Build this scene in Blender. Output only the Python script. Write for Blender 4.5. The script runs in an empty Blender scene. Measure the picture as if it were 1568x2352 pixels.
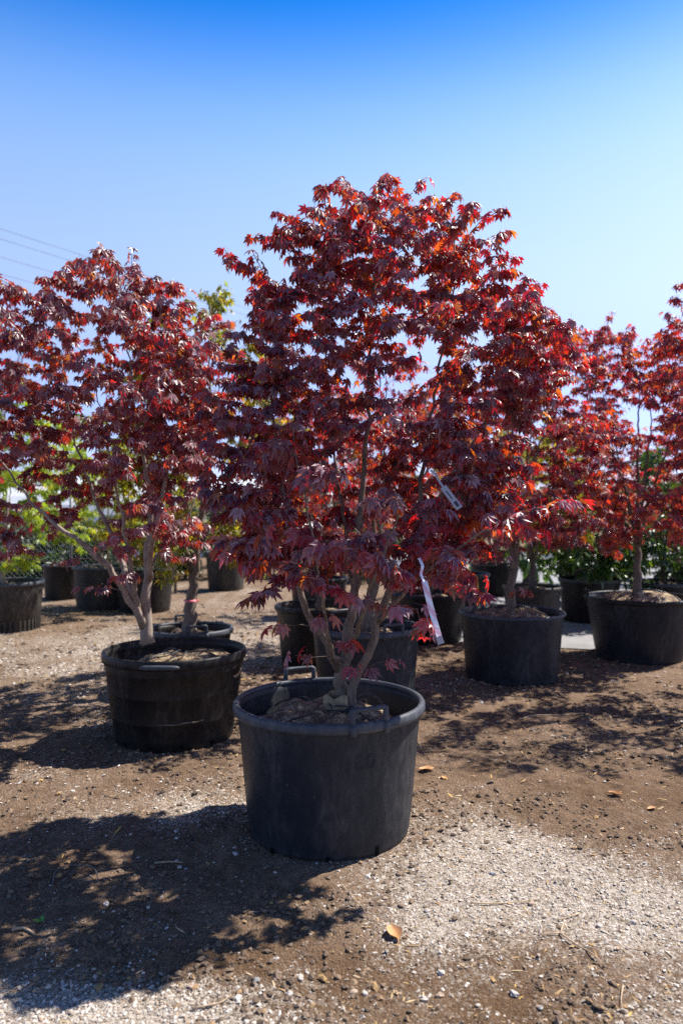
import bpy, bmesh, math, random
import numpy as np
from mathutils import Vector, Matrix

# ------------------------------------------------------------------ camera, sky, sun, exposure
scene = bpy.context.scene
C = scene.collection
CAM_H = 1.28
FPX = 1700.0            # focal length in units of a 1568 x 2352 view of the photograph
cam_d = bpy.data.cameras.new('camera')
cam_d.sensor_fit = 'VERTICAL'
cam_d.sensor_height = 36.0
cam_d.lens = 36.0 * FPX / 2352.0
cam_d.clip_start = 0.05
cam_d.clip_end = 3000
cam_d.dof.use_dof = True
cam_d.dof.focus_distance = 2.85
cam_d.dof.aperture_fstop = 2.4
cam = bpy.data.objects.new('camera', cam_d)
C.objects.link(cam)
cam.location = (0, 0, CAM_H)
cam.rotation_euler = (math.radians(90), 0, 0)
scene.camera = cam

SUN_AZ = math.radians(61)      # from +Y towards +X: behind the trees, to the right
SUN_EL = math.radians(52)
SUN_DIR = Vector((math.sin(SUN_AZ) * math.cos(SUN_EL), math.cos(SUN_AZ) * math.cos(SUN_EL), math.sin(SUN_EL)))

world = bpy.data.worlds.new('World')
scene.world = world
world.use_nodes = True
wn = world.node_tree
wn.nodes.clear()
sky = wn.nodes.new('ShaderNodeTexSky')
sky.sky_type = 'NISHITA'
sky.sun_disc = False
sky.sun_elevation = SUN_EL
sky.sun_rotation = SUN_AZ
sky.altitude = 0
sky.air_density = 1.0
sky.dust_density = 0.4
sky.ozone_density = 3.0
hs = wn.nodes.new('ShaderNodeHueSaturation')
hs.inputs['Saturation'].default_value = 1.25
hs.inputs['Value'].default_value = 1.0
bg = wn.nodes.new('ShaderNodeBackground')
bg.inputs['Strength'].default_value = 0.085
wo = wn.nodes.new('ShaderNodeOutputWorld')
hs.inputs['Value'].default_value = 2.15
# clear spring sky: pale above the horizon, deepening to strong blue, then darkened overhead, out of view, to cut fill light (by elevation, the same all round)
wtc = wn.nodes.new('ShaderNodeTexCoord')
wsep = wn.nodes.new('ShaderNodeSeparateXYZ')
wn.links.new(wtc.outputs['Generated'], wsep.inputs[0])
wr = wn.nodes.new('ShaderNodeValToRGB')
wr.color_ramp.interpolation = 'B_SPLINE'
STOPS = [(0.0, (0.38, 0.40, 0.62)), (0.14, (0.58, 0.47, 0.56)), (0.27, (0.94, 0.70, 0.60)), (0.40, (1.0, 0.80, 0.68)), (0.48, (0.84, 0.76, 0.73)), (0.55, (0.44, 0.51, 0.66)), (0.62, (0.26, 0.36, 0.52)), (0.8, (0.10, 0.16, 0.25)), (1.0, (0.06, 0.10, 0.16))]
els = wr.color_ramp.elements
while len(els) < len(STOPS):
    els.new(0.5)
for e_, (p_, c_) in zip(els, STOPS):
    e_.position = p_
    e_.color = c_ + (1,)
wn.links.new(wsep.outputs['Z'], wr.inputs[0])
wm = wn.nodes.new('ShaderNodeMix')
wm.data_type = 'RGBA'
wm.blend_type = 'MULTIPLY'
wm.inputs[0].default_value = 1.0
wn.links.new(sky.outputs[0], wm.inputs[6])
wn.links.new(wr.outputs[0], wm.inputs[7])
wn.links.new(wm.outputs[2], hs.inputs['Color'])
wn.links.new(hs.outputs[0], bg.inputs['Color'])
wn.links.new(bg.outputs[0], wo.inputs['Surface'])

sun_l = bpy.data.lights.new('sun', 'SUN')
sun_l.energy = 5.0
sun_l.angle = math.radians(0.53)
sun_l.color = (1.0, 0.95, 0.88)
sun_o = bpy.data.objects.new('sun', sun_l)
C.objects.link(sun_o)
sun_o.rotation_euler = SUN_DIR.to_track_quat('Z', 'Y').to_euler()
sun_o.location = (6, 8, 10)

vs = scene.view_settings
vs.view_transform = 'Standard'
vs.look = 'None'
vs.gamma = 1.0
vs.exposure = 1.0
vs.use_curve_mapping = False
scene.cycles.use_denoising = False
scene.cycles.sample_clamp_indirect = 6.0
scene.cycles.max_bounces = 8
scene.cycles.transparent_max_bounces = 8

# ------------------------------------------------------------------ helpers
RNG = np.random.default_rng(7)
random.seed(7)
Z3 = np.array([0, 0, 1.0])


def W(px, py, d):
    """pixel of the 1568 x 2352 view of the photograph, at depth d metres -> world point"""
    return np.array([(px - 784) / FPX * d, d, CAM_H - (py - 1176) / FPX * d])


def cross(a, b):
    return np.array([a[1] * b[2] - a[2] * b[1], a[2] * b[0] - a[0] * b[2], a[0] * b[1] - a[1] * b[0]])


def norm(v):
    v = np.asarray(v, float)
    n = np.linalg.norm(v)
    return v / n if n > 1e-9 else v


def _hash(ix, iy, seed):
    h = (ix.astype(np.int64) * 374761393 + iy.astype(np.int64) * 668265263 + seed * 974634541) & 0xFFFFFFFF
    h = ((h ^ (h >> 13)) * 1274126177) & 0xFFFFFFFF
    return ((h ^ (h >> 16)) & 0xFFFF) / 65535.0


def vnoise(x, y, seed=0):
    x = np.asarray(x, float)
    y = np.asarray(y, float)
    ix, iy = np.floor(x), np.floor(y)
    fx, fy = x - ix, y - iy
    fx = fx * fx * (3 - 2 * fx)
    fy = fy * fy * (3 - 2 * fy)
    a, b = _hash(ix, iy, seed), _hash(ix + 1, iy, seed)
    c, d = _hash(ix, iy + 1, seed), _hash(ix + 1, iy + 1, seed)
    return (a * (1 - fx) + b * fx) * (1 - fy) + (c * (1 - fx) + d * fx) * fy


def fbm(x, y, seed=0, octv=4):
    s, a, t = 0, 1.0, 0
    for i in range(octv):
        s = s + a * vnoise(x * 2 ** i, y * 2 ** i, seed + i * 17)
        t += a
        a *= 0.5
    return s / t


def mesh_np(name, verts, faces_flat, loop_starts, smooth=False):
    me = bpy.data.meshes.new(name)
    v = np.asarray(verts, np.float32)
    ff = np.asarray(faces_flat, np.int32)
    ls = np.asarray(loop_starts, np.int32)
    me.vertices.add(len(v))
    me.vertices.foreach_set('co', v.ravel())
    me.loops.add(len(ff))
    me.loops.foreach_set('vertex_index', ff)
    me.polygons.add(len(ls))
    me.polygons.foreach_set('loop_start', ls)
    me.update(calc_edges=True)
    me.validate()
    me.polygons.foreach_set('use_smooth', np.full(len(me.polygons), smooth))
    return me


def tri_mesh(name, verts, tris, smooth=False):
    t = np.asarray(tris, np.int32)
    return mesh_np(name, verts, t.ravel(), np.arange(len(t)) * 3, smooth)


def quad_mesh(name, verts, quads, smooth=True):
    q = np.asarray(quads, np.int32)
    return mesh_np(name, verts, q.ravel(), np.arange(len(q)) * 4, smooth)


def add_attr(me, name, data):
    a = me.attributes.new(name, 'FLOAT', 'POINT')
    a.data.foreach_set('value', np.asarray(data, np.float32))


def obj(name, me, mat=None, parent=None, loc=(0, 0, 0)):
    o = bpy.data.objects.new(name, me)
    C.objects.link(o)
    if mat is not None and len(me.materials) == 0:
        me.materials.append(mat)
    if parent is not None:
        o.parent = parent
    o.location = loc
    return o


def thing(name, label, cat, loc=(0, 0, 0), group=None):
    o = bpy.data.objects.new(name, None)
    C.objects.link(o)
    o.empty_display_size = 0.1
    o.location = loc
    return tag(o, label, cat, group)


def tag(o, label, cat, group=None):
    o['label'] = label
    o['category'] = cat
    if group:
        o['group'] = group
    return o


def tube(pts, radii, n=6, cap=True):
    """returns verts, quads/tris as (verts, faces list)"""
    pts = np.asarray(pts, float)
    m = len(pts)
    tang = np.gradient(pts, axis=0)
    tang /= np.maximum(np.linalg.norm(tang, axis=1, keepdims=True), 1e-9)
    ref = np.array([1.0, 0, 0]) if abs(tang[0][0]) < 0.8 else np.array([0, 1.0, 0])
    u = norm(cross(tang[0], ref))
    V = []
    for i in range(m):
        u = norm(u - tang[i] * np.dot(u, tang[i]))
        w = cross(tang[i], u)
        a = np.arange(n) * 2 * math.pi / n
        V.append(pts[i] + radii[i] * (np.cos(a)[:, None] * u + np.sin(a)[:, None] * w))
    V = np.concatenate(V)
    F = []
    for i in range(m - 1):
        for k in range(n):
            k2 = (k + 1) % n
            F.append((i * n + k, i * n + k2, (i + 1) * n + k2, (i + 1) * n + k))
    if cap:
        F.append(tuple(reversed(range(n))))
        F.append(tuple((m - 1) * n + k for k in range(n)))
    return V, F


class MB:
    def __init__(s):
        s.v, s.f, s.n = [], [], 0

    def add(s, V, F):
        s.v.append(np.asarray(V, float))
        s.f += [tuple(i + s.n for i in f) for f in F]
        s.n += len(V)
        return s

    def tube(s, pts, radii, n=6, cap=True):
        if np.isscalar(radii):
            radii = [radii] * len(pts)
        return s.add(*tube(pts, radii, n, cap))

    def box(s, c, size, rot=None):
        x, y, z = np.array(size) / 2.0
        V = np.array([(a, b, d) for a in (-x, x) for b in (-y, y) for d in (-z, z)])
        if rot is not None:
            V = V @ np.array(rot).T
        F = [(0, 1, 3, 2), (4, 6, 7, 5), (0, 4, 5, 1), (2, 3, 7, 6), (0, 2, 6, 4), (1, 5, 7, 3)]
        return s.add(V + np.array(c), F)

    def mesh(s, name, smooth=True):
        V = np.concatenate(s.v)
        flat = [i for f in s.f for i in f]
        st = np.cumsum([0] + [len(f) for f in s.f])[:-1]
        return mesh_np(name, V, flat, st, smooth)


def lathe(profile, n=64):
    """profile: list of (r, z), revolved; returns verts, faces"""
    V, F = [], []
    m = len(profile)
    a = np.arange(n) * 2 * math.pi / n
    for r, z in profile:
        V.append(np.stack([r * np.cos(a), r * np.sin(a), np.full(n, z)], 1))
    for i in range(m - 1):
        for k in range(n):
            k2 = (k + 1) % n
            F.append((i * n + k, i * n + k2, (i + 1) * n + k2, (i + 1) * n + k))
    return np.concatenate(V), F


def smooth_path(ctrl, step=0.05):
    """Catmull-Rom through control points"""
    P = np.asarray(ctrl, float)
    P = np.vstack([2 * P[0] - P[1], P, 2 * P[-1] - P[-2]])
    out = []
    for i in range(1, len(P) - 2):
        p0, p1, p2, p3 = P[i - 1], P[i], P[i + 1], P[i + 2]
        k = max(2, int(np.linalg.norm(p2 - p1) / step))
        for t in np.linspace(0, 1, k, endpoint=False):
            out.append(0.5 * ((2 * p1) + (-p0 + p2) * t + (2 * p0 - 5 * p1 + 4 * p2 - p3) * t * t + (-p0 + 3 * p1 - 3 * p2 + p3) * t ** 3))
    out.append(P[-2])
    return np.array(out)


# ------------------------------------------------------------------ materials
def new_mat(name):
    m = bpy.data.materials.new(name)
    m.use_nodes = True
    nt = m.node_tree
    b = nt.nodes['Principled BSDF']
    return m, nt, b


def N(nt, t, **kw):
    n = nt.nodes.new(t)
    for k, v in kw.items():
        if k in n.inputs:
            n.inputs[k].default_value = v
        else:
            setattr(n, k, v)
    return n


def ramp(nt, fac, stops, interp='LINEAR'):
    r = nt.nodes.new('ShaderNodeValToRGB')
    r.color_ramp.interpolation = interp
    e = r.color_ramp.elements
    while len(e) < len(stops):
        e.new(0.5)
    for i, (p, c) in enumerate(stops):
        e[i].position = p
        e[i].color = tuple(c) + ((1,) if len(c) == 3 else ())
    nt.links.new(fac, r.inputs[0])
    return r.outputs[0]


def mixc(nt, fac, a, b, mode='MIX'):
    m = nt.nodes.new('ShaderNodeMix')
    m.data_type = 'RGBA'
    m.blend_type = mode
    for sock, val in ((m.inputs[0], fac), (m.inputs[6], a), (m.inputs[7], b)):
        if hasattr(val, 'is_linked'):
            nt.links.new(val, sock)
        elif isinstance(val, (int, float)):
            sock.default_value = val
        else:
            sock.default_value = tuple(val) + (1,)
    return m.outputs[2]


def math_n(nt, op, a, b=None):
    m = nt.nodes.new('ShaderNodeMath')
    m.operation = op
    for i, v in enumerate((a, b)):
        if v is None:
            continue
        if hasattr(v, 'is_linked'):
            nt.links.new(v, m.inputs[i])
        else:
            m.inputs[i].default_value = v
    return m.outputs[0]


def noise_n(nt, scale, detail=4, rough=0.55, vec=None, coord='Object'):
    t = nt.nodes.new('ShaderNodeTexNoise')
    t.inputs['Scale'].default_value = scale
    t.inputs['Detail'].default_value = detail
    t.inputs['Roughness'].default_value = rough
    if vec is None:
        vec = nt.nodes.new('ShaderNodeTexCoord').outputs[coord]
    nt.links.new(vec, t.inputs['Vector'])
    return t.outputs['Fac']


def bump(nt, b, h, strength=0.4, dist=0.01):
    n = nt.nodes.new('ShaderNodeBump')
    n.inputs['Strength'].default_value = strength
    n.inputs['Distance'].default_value = dist
    nt.links.new(h, n.inputs['Height'])
    nt.links.new(n.outputs[0], b.inputs['Normal'])


def leaf_material(name, top, trans, weight, rough=0.42, spec=0.5):
    """top / trans: colour stops over the per-leaf random value; weight: share of light let through"""
    m = bpy.data.materials.new(name)
    m.use_nodes = True
    nt = m.node_tree
    b = nt.nodes['Principled BSDF']
    out = nt.nodes['Material Output']
    at = nt.nodes.new('ShaderNodeAttribute')
    at.attribute_name = 'var'
    oi = nt.nodes.new('ShaderNodeObjectInfo')
    v = math_n(nt, 'FRACT', math_n(nt, 'ADD', at.outputs['Fac'], oi.outputs['Random']))
    nz = noise_n(nt, 60, 2, 0.5)
    c = ramp(nt, v, top)
    c = mixc(nt, math_n(nt, 'MULTIPLY', nz, 0.35), c, (top[0][1][0] * 0.5, top[0][1][1] * 0.5, top[0][1][2] * 0.5))
    nt.links.new(c, b.inputs['Base Color'])
    b.inputs['Roughness'].default_value = rough
    b.inputs['Specular IOR Level'].default_value = spec
    tr = nt.nodes.new('ShaderNodeBsdfTranslucent')
    v2 = math_n(nt, 'FRACT', math_n(nt, 'MULTIPLY', v, 7.31))
    nt.links.new(ramp(nt, v2, trans), tr.inputs['Color'])
    mx = nt.nodes.new('ShaderNodeMixShader')
    v3 = math_n(nt, 'FRACT', math_n(nt, 'MULTIPLY', v, 3.77))
    nt.links.new(math_n(nt, 'ADD', math_n(nt, 'MULTIPLY', v3, weight * 0.9), weight * 0.4), mx.inputs[0])
    nt.links.new(b.outputs[0], mx.inputs[1])
    nt.links.new(tr.outputs[0], mx.inputs[2])
    nt.links.new(mx.outputs[0], out.inputs['Surface'])
    return m


M = {}
M['red_leaf'] = leaf_material('maroon maple leaf',
    [(0, (0.030, 0.012, 0.024)), (0.55, (0.080, 0.034, 0.054)), (0.8, (0.22, 0.13, 0.165)), (1, (0.36, 0.25, 0.29))],
    [(0, (0.55, 0.006, 0.022)), (0.4, (0.9, 0.018, 0.02)), (0.68, (1.0, 0.09, 0.01)), (1, (1.0, 0.28, 0.01))], 0.40, rough=0.45, spec=1.0)
M['rose_leaf'] = leaf_material('rosy maple leaf',
    [(0, (0.05, 0.020, 0.030)), (0.5, (0.13, 0.060, 0.074)), (0.8, (0.28, 0.17, 0.185)), (1, (0.42, 0.29, 0.30))],
    [(0, (0.5, 0.012, 0.026)), (0.5, (0.85, 0.035, 0.026)), (0.8, (1.0, 0.13, 0.015)), (1, (0.9, 0.34, 0.02))], 0.38, rough=0.45, spec=1.0)
M['lime_leaf'] = leaf_material('lime maple leaf',
    [(0, (0.14, 0.21, 0.02)), (0.6, (0.22, 0.29, 0.025)), (1, (0.32, 0.30, 0.03))],
    [(0, (0.40, 0.62, 0.02)), (0.7, (0.62, 0.75, 0.03)), (1, (0.85, 0.66, 0.03))], 0.55)
M['olive_leaf'] = leaf_material('olive maple leaf',
    [(0, (0.04, 0.06, 0.012)), (0.6, (0.07, 0.09, 0.015)), (1, (0.14, 0.09, 0.02))],
    [(0, (0.4, 0.5, 0.02)), (0.6, (0.75, 0.66, 0.04)), (1, (0.95, 0.55, 0.04))], 0.46)
M['laurel_leaf'] = leaf_material('glossy green leaf',
    [(0, (0.025, 0.06, 0.014)), (0.6, (0.04, 0.085, 0.02)), (1, (0.07, 0.12, 0.025))],
    [(0, (0.1, 0.3, 0.01)), (1, (0.3, 0.45, 0.02))], 0.3, rough=0.28, spec=0.6)
M['dark_leaf'] = leaf_material('dark green leaf',
    [(0, (0.018, 0.04, 0.014)), (1, (0.04, 0.07, 0.02))],
    [(0, (0.06, 0.18, 0.01)), (1, (0.2, 0.3, 0.02))], 0.25)


def bark(name, c1, c2):
    m, nt, b = new_mat(name)
    tc = nt.nodes.new('ShaderNodeTexCoord')
    mp = N(nt, 'ShaderNodeMapping')
    mp.inputs['Scale'].default_value = (1, 1, 0.18)
    nt.links.new(tc.outputs['Object'], mp.inputs['Vector'])
    n1 = noise_n(nt, 90, 5, 0.6, mp.outputs[0])
    n2 = noise_n(nt, 14, 3, 0.6)
    c = ramp(nt, n1, [(0.3, c1), (0.7, c2)])
    c = mixc(nt, ramp(nt, n2, [(0.45, (0, 0, 0)), (0.7, (0.6, 0.6, 0.6))]), c, (c2[0] * 1.15, c2[1] * 1.2, c2[2] * 1.2))
    nt.links.new(c, b.inputs['Base Color'])
    b.inputs['Roughness'].default_value = 0.8
    bump(nt, b, n1, 0.5, 0.004)
    return m


M['bark'] = bark('grey brown bark', (0.075, 0.056, 0.042), (0.20, 0.155, 0.12))
M['bark_pale'] = bark('pale bark', (0.15, 0.11, 0.085), (0.33, 0.26, 0.21))
M['bark_dark'] = bark('dark bark', (0.05, 0.038, 0.03), (0.13, 0.10, 0.08))


def plastic(name, base, dust, dust_amt, rough=0.45):
    m, nt, b = new_mat(name)
    tc = nt.nodes.new('ShaderNodeTexCoord')
    mp = N(nt, 'ShaderNodeMapping')
    mp.inputs['Scale'].default_value = (1, 1, 0.35)
    nt.links.new(tc.outputs['Object'], mp.inputs['Vector'])
    n1 = noise_n(nt, 5, 5, 0.62, mp.outputs[0])
    n2 = noise_n(nt, 38, 6, 0.7, mp.outputs[0])
    n3 = noise_n(nt, 160, 3, 0.6)
    wv = nt.nodes.new('ShaderNodeTexVoronoi')      # fine scuffs
    wv.feature = 'DISTANCE_TO_EDGE'
    wv.inputs['Scale'].default_value = 7
    mp2 = N(nt, 'ShaderNodeMapping')
    mp2.inputs['Scale'].default_value = (1, 1, 0.5)
    mp2.inputs['Rotation'].default_value = (0.5, 0.9, 0.2)
    add = nt.nodes.new('ShaderNodeVectorMath')
    tn = nt.nodes.new('ShaderNodeTexNoise')
    tn.inputs['Scale'].default_value = 9
    nt.links.new(tc.outputs['Object'], tn.inputs['Vector'])
    sc = nt.nodes.new('ShaderNodeVectorMath')
    sc.operation = 'SCALE'
    sc.inputs['Scale'].default_value = 0.35
    nt.links.new(tn.outputs['Color'], sc.inputs[0])
    nt.links.new(tc.outputs['Object'], add.inputs[0])
    nt.links.new(sc.outputs[0], add.inputs[1])
    nt.links.new(add.outputs[0], mp2.inputs['Vector'])
    nt.links.new(mp2.outputs[0], wv.inputs['Vector'])
    scr = ramp(nt, wv.outputs['Distance'], [(0.0, (1, 1, 1)), (0.012, (0, 0, 0))])
    scm = math_n(nt, 'MULTIPLY', scr, math_n(nt, 'MULTIPLY', ramp(nt, n2, [(0.50, (0, 0, 0)), (0.60, (1, 1, 1))]), 0.6))
    f = math_n(nt, 'MULTIPLY', ramp(nt, n1, [(0.38, (0.06, 0.06, 0.06)), (0.66, (1, 1, 1))]), ramp(nt, n2, [(0.38, (0.12, 0.12, 0.12)), (0.68, (1, 1, 1))]))
    # dried splash round the foot, ragged upper edge
    sepz = nt.nodes.new('ShaderNodeSeparateXYZ')
    nt.links.new(tc.outputs['Object'], sepz.inputs[0])
    zz = math_n(nt, 'ADD', sepz.outputs['Z'], math_n(nt, 'MULTIPLY', math_n(nt, 'SUBTRACT', n1, 0.5), -0.22))
    splash = ramp(nt, zz, [(0.0, (1, 1, 1)), (0.075, (0, 0, 0))])
    f = math_n(nt, 'MAXIMUM', f, math_n(nt, 'MULTIPLY', splash, ramp(nt, n2, [(0.35, (0.1, 0.1, 0.1)), (0.62, (0.8, 0.8, 0.8))])))
    f = math_n(nt, 'MULTIPLY', f, dust_amt)
    f = math_n(nt, 'MAXIMUM', f, scm)
    c = mixc(nt, f, base, dust)
    nt.links.new(c, b.inputs['Base Color'])
    r = math_n(nt, 'ADD', math_n(nt, 'MULTIPLY', f, 0.4), rough)
    nt.links.new(r, b.inputs['Roughness'])
    b.inputs['Specular IOR Level'].default_value = 0.2
    bump(nt, b, math_n(nt, 'ADD', math_n(nt, 'MULTIPLY', n3, 0.4), n2), 0.12, 0.003)
    return m


M['pot_grey'] = plastic('charcoal pot plastic', (0.0135, 0.0175, 0.0245), (0.14, 0.13, 0.12), 0.42, 0.42)
M['pot_rim'] = plastic('charcoal rim plastic', (0.044, 0.052, 0.066), (0.22, 0.21, 0.20), 0.36, 0.45)
M['pot_black'] = plastic('black pot plastic', (0.008, 0.008, 0.009), (0.13, 0.11, 0.09), 0.32, 0.42)
M['pot_dusty'] = plastic('dusty black pot plastic', (0.02, 0.02, 0.02), (0.2, 0.17, 0.14), 0.5, 0.5)

m, nt, b = new_mat('burlap root ball')
n1 = noise_n(nt, 22, 6, 0.7)
n2 = noise_n(nt, 120, 3, 0.6)
c = ramp(nt, n1, [(0.3, (0.045, 0.028, 0.018)), (0.48, (0.18, 0.12, 0.072)), (0.58, (0.42, 0.32, 0.19)), (0.8, (0.52, 0.41, 0.26))])
nt.links.new(c, b.inputs['Base Color'])
b.inputs['Roughness'].default_value = 0.95
bump(nt, b, math_n(nt, 'ADD', n1, math_n(nt, 'MULTIPLY', n2, 0.4)), 0.9, 0.02)
M['rootball'] = m

m, nt, b = new_mat('burlap cloth')
wv = nt.nodes.new('ShaderNodeTexChecker')
wv.inputs['Scale'].default_value = 260
tc = nt.nodes.new('ShaderNodeTexCoord')
nt.links.new(tc.outputs['Object'], wv.inputs['Vector'])
n1 = noise_n(nt, 30, 4)
c = ramp(nt, n1, [(0.3, (0.2, 0.15, 0.085)), (0.7, (0.42, 0.33, 0.2))])
c = mixc(nt, math_n(nt, 'MULTIPLY', wv.outputs['Fac'], 0.3), c, (0.16, 0.12, 0.07))
nt.links.new(c, b.inputs['Base Color'])
b.inputs['Roughness'].default_value = 0.95
bump(nt, b, n1, 0.6, 0.008)
M['burlap'] = m

m, nt, b = new_mat('dark potting soil')
n1 = noise_n(nt, 60, 6, 0.7)
nt.links.new(ramp(nt, n1, [(0.35, (0.03, 0.02, 0.014)), (0.6, (0.10, 0.065, 0.042)), (0.75, (0.24, 0.17, 0.1))]), b.inputs['Base Color'])
b.inputs['Roughness'].default_value = 0.95
bump(nt, b, n1, 1.0, 0.02)
M['potsoil'] = m


def plain(name, col, rough=0.6, spec=0.4, metal=0.0, var=0.25, scale=30):
    m, nt, b = new_mat(name)
    n = noise_n(nt, scale, 4, 0.6)
    lo = tuple(x * (1 - var) for x in col)
    hi = tuple(min(1, x * (1 + var)) for x in col)
    nt.links.new(ramp(nt, n, [(0.3, lo), (0.7, hi)]), b.inputs['Base Color'])
    b.inputs['Roughness'].default_value = rough
    b.inputs['Specular IOR Level'].default_value = spec
    b.inputs['Metallic'].default_value = metal
    return m


M['cord'] = plain('blue black cord', (0.018, 0.02, 0.028), 0.4)
M['hole'] = plain('black hollow', (0.004, 0.004, 0.004), 0.9, 0.1)
M['mud'] = plain('dried pale mud', (0.13, 0.105, 0.08), 0.95, 0.1, 0, 0.4, 40)
M['tag'] = plain('white plastic tag', (0.34, 0.33, 0.36), 0.35, 0.5, 0, 0.05)
M['tag_print'] = plain('black tag print', (0.04, 0.04, 0.05), 0.6)
M['pink_tape'] = plain('pink flagging tape', (0.75, 0.16, 0.2), 0.4)
M['dry_leaf'] = plain('dry tan leaf', (0.5, 0.27, 0.12), 0.7, 0.3, 0, 0.3, 25)
M['straw'] = plain('straw coloured twig', (0.42, 0.31, 0.2), 0.8)
M['stem_pale'] = plain('bamboo cane', (0.55, 0.38, 0.18), 0.6)
M['galv'] = plain('galvanised steel', (0.2, 0.205, 0.21), 0.55, 0.4, 0.6, 0.1)
M['cable'] = plain('grey cable', (0.12, 0.13, 0.15), 0.6)
M['film'] = plain('white greenhouse film', (0.58, 0.6, 0.62), 0.45, 0.4, 0, 0.04, 2)
M['frame_grey'] = plain('grey door frame', (0.2, 0.22, 0.23), 0.5)
M['sprout'] = plain('fresh green sprout', (0.12, 0.3, 0.04), 0.5)
M['orange'] = plain('orange red plastic', (0.7, 0.05, 0.03), 0.5)
M['wire'] = plain('grey wire', (0.09, 0.09, 0.095), 0.5)

m, nt, b = new_mat('striped tag tape')
tc = nt.nodes.new('ShaderNodeTexCoord')
sep = nt.nodes.new('ShaderNodeSeparateXYZ')
nt.links.new(tc.outputs['Object'], sep.inputs[0])
s = math_n(nt, 'ADD', math_n(nt, 'MULTIPLY', sep.outputs['Z'], 1.0), math_n(nt, 'MULTIPLY', sep.outputs['X'], 1.2))
s = math_n(nt, 'FRACT', math_n(nt, 'MULTIPLY', s, 22.0))
nt.links.new(ramp(nt, s, [(0.0, (0.80, 0.78, 0.82)), (0.5, (0.80, 0.78, 0.82)), (0.55, (0.74, 0.45, 0.52)), (0.95, (0.74, 0.45, 0.52))]), b.inputs['Base Color'])
b.inputs['Roughness'].default_value = 0.35
M['striped'] = m

# ------------------------------------------------------------------ where the pots stand
# id: (x, y, rim radius, base radius, height, style)
POTS = {
    'A': (-0.05, 3.03, 0.388, 0.325, 0.52, 'handle'),
    'B': (-0.955, 4.25, 0.400, 0.330, 0.50, 'nursery'),
    'C': (-1.09, 5.35, 0.305, 0.255, 0.45, 'handle'),
    'D': (-3.68, 8.10, 0.410, 0.350, 0.53, 'ribbed'),
    'E': (-3.20, 9.90, 0.375, 0.320, 0.56, 'plain'),
    'E2': (-4.10, 11.0, 0.33, 0.28, 0.50, 'plain'),
    'F': (-1.90, 12.2, 0.345, 0.285, 0.63, 'plain'),
    'F2': (-2.55, 9.60, 0.38, 0.32, 0.50, 'plain'),
    'G': (0.165, 5.0, 0.370, 0.315, 0.52, 'handle'),
    'H': (-0.19, 6.35, 0.385, 0.320, 0.49, 'plain'),
    'I': (0.86, 7.40, 0.390, 0.330, 0.48, 'plain'),
    'I2': (1.49, 9.50, 0.400, 0.340, 0.50, 'plain'),
    'J': (1.32, 5.75, 0.405, 0.345, 0.515, 'bead'),
    'K': (2.63, 6.55, 0.460, 0.360, 0.54, 'handle'),
    'L': (2.02, 7.85, 0.310, 0.260, 0.50, 'plain'),
    'M': (2.86, 8.55, 0.345, 0.300, 0.52, 'plain'),
    'N': (4.90, 13.4, 0.330, 0.270, 0.62, 'plain'),
    'O': (3.75, 8.60, 0.375, 0.320, 0.48, 'plain'),
    'R1': (-0.28, 9.10, 0.36, 0.31, 0.48, 'plain'),
    'R2': (3.35, 10.2, 0.37, 0.31, 0.50, 'plain'),
    'R3': (4.75, 9.90, 0.37, 0.31, 0.50, 'plain'),
    'R4': (2.30, 11.2, 0.36, 0.31, 0.50, 'plain'),
    'Q': (3.15, 5.05, 0.400, 0.335, 0.52, 'handle'),
}

# ------------------------------------------------------------------ ground
def gravel_mask(x, y):
    def blob(cx, cy, rx, ry, a=0.0):
        dx, dy = x - cx, y - cy
        u = (dx * math.cos(a) + dy * math.sin(a)) / rx
        v = (-dx * math.sin(a) + dy * math.cos(a)) / ry
        return np.exp(-(u * u + v * v))
    g = 0.95 * blob(0.55, 2.72, 0.42, 0.36) + 0.9 * blob(0.95, 2.38, 0.50, 0.30, -0.2) + 1.8 * blob(-0.80, 1.78, 0.58, 0.19, 0.1)
    g = g + 0.55 * blob(0.9, 1.85, 0.25, 0.15) + 0.35 * blob(0.25, 2.28, 0.22, 0.2)
    g = g + 0.25 * blob(-1.5, 3.2, 0.6, 0.5) + 0.4 * blob(-0.55, 3.2, 0.35, 0.25)
    g = g + 0.38 * blob(-2.4, 6.6, 1.9, 1.6) + 0.42 * blob(-0.6, 8.0, 1.6, 2.2) + 0.4 * blob(-4, 12, 4, 2.0)
    g = g + 0.55 * (fbm(x * 2.2, y * 2.2, 5) - 0.5) + 0.5 * (fbm(x * 7, y * 7, 9, 3) - 0.5)
    return np.clip(g, 0, 1)


def wet_mask(x, y):
    w = 1.1 * np.exp(-(((x + 0.12) / 0.42) ** 2 + ((y - 2.02) / 0.20) ** 2))
    w = w + 0.9 * np.exp(-(((x - 0.55) / 0.35) ** 2 + ((y - 1.88) / 0.13) ** 2))
    w = w + 0.6 * np.exp(-(((x - 1.5) / 0.7) ** 2 + ((y - 3.3) / 0.5) ** 2))
    w = w + 0.6 * (fbm(x * 1.3 + 9, y * 1.3, 21) - 0.42)
    return np.clip(w, 0, 1)


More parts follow.
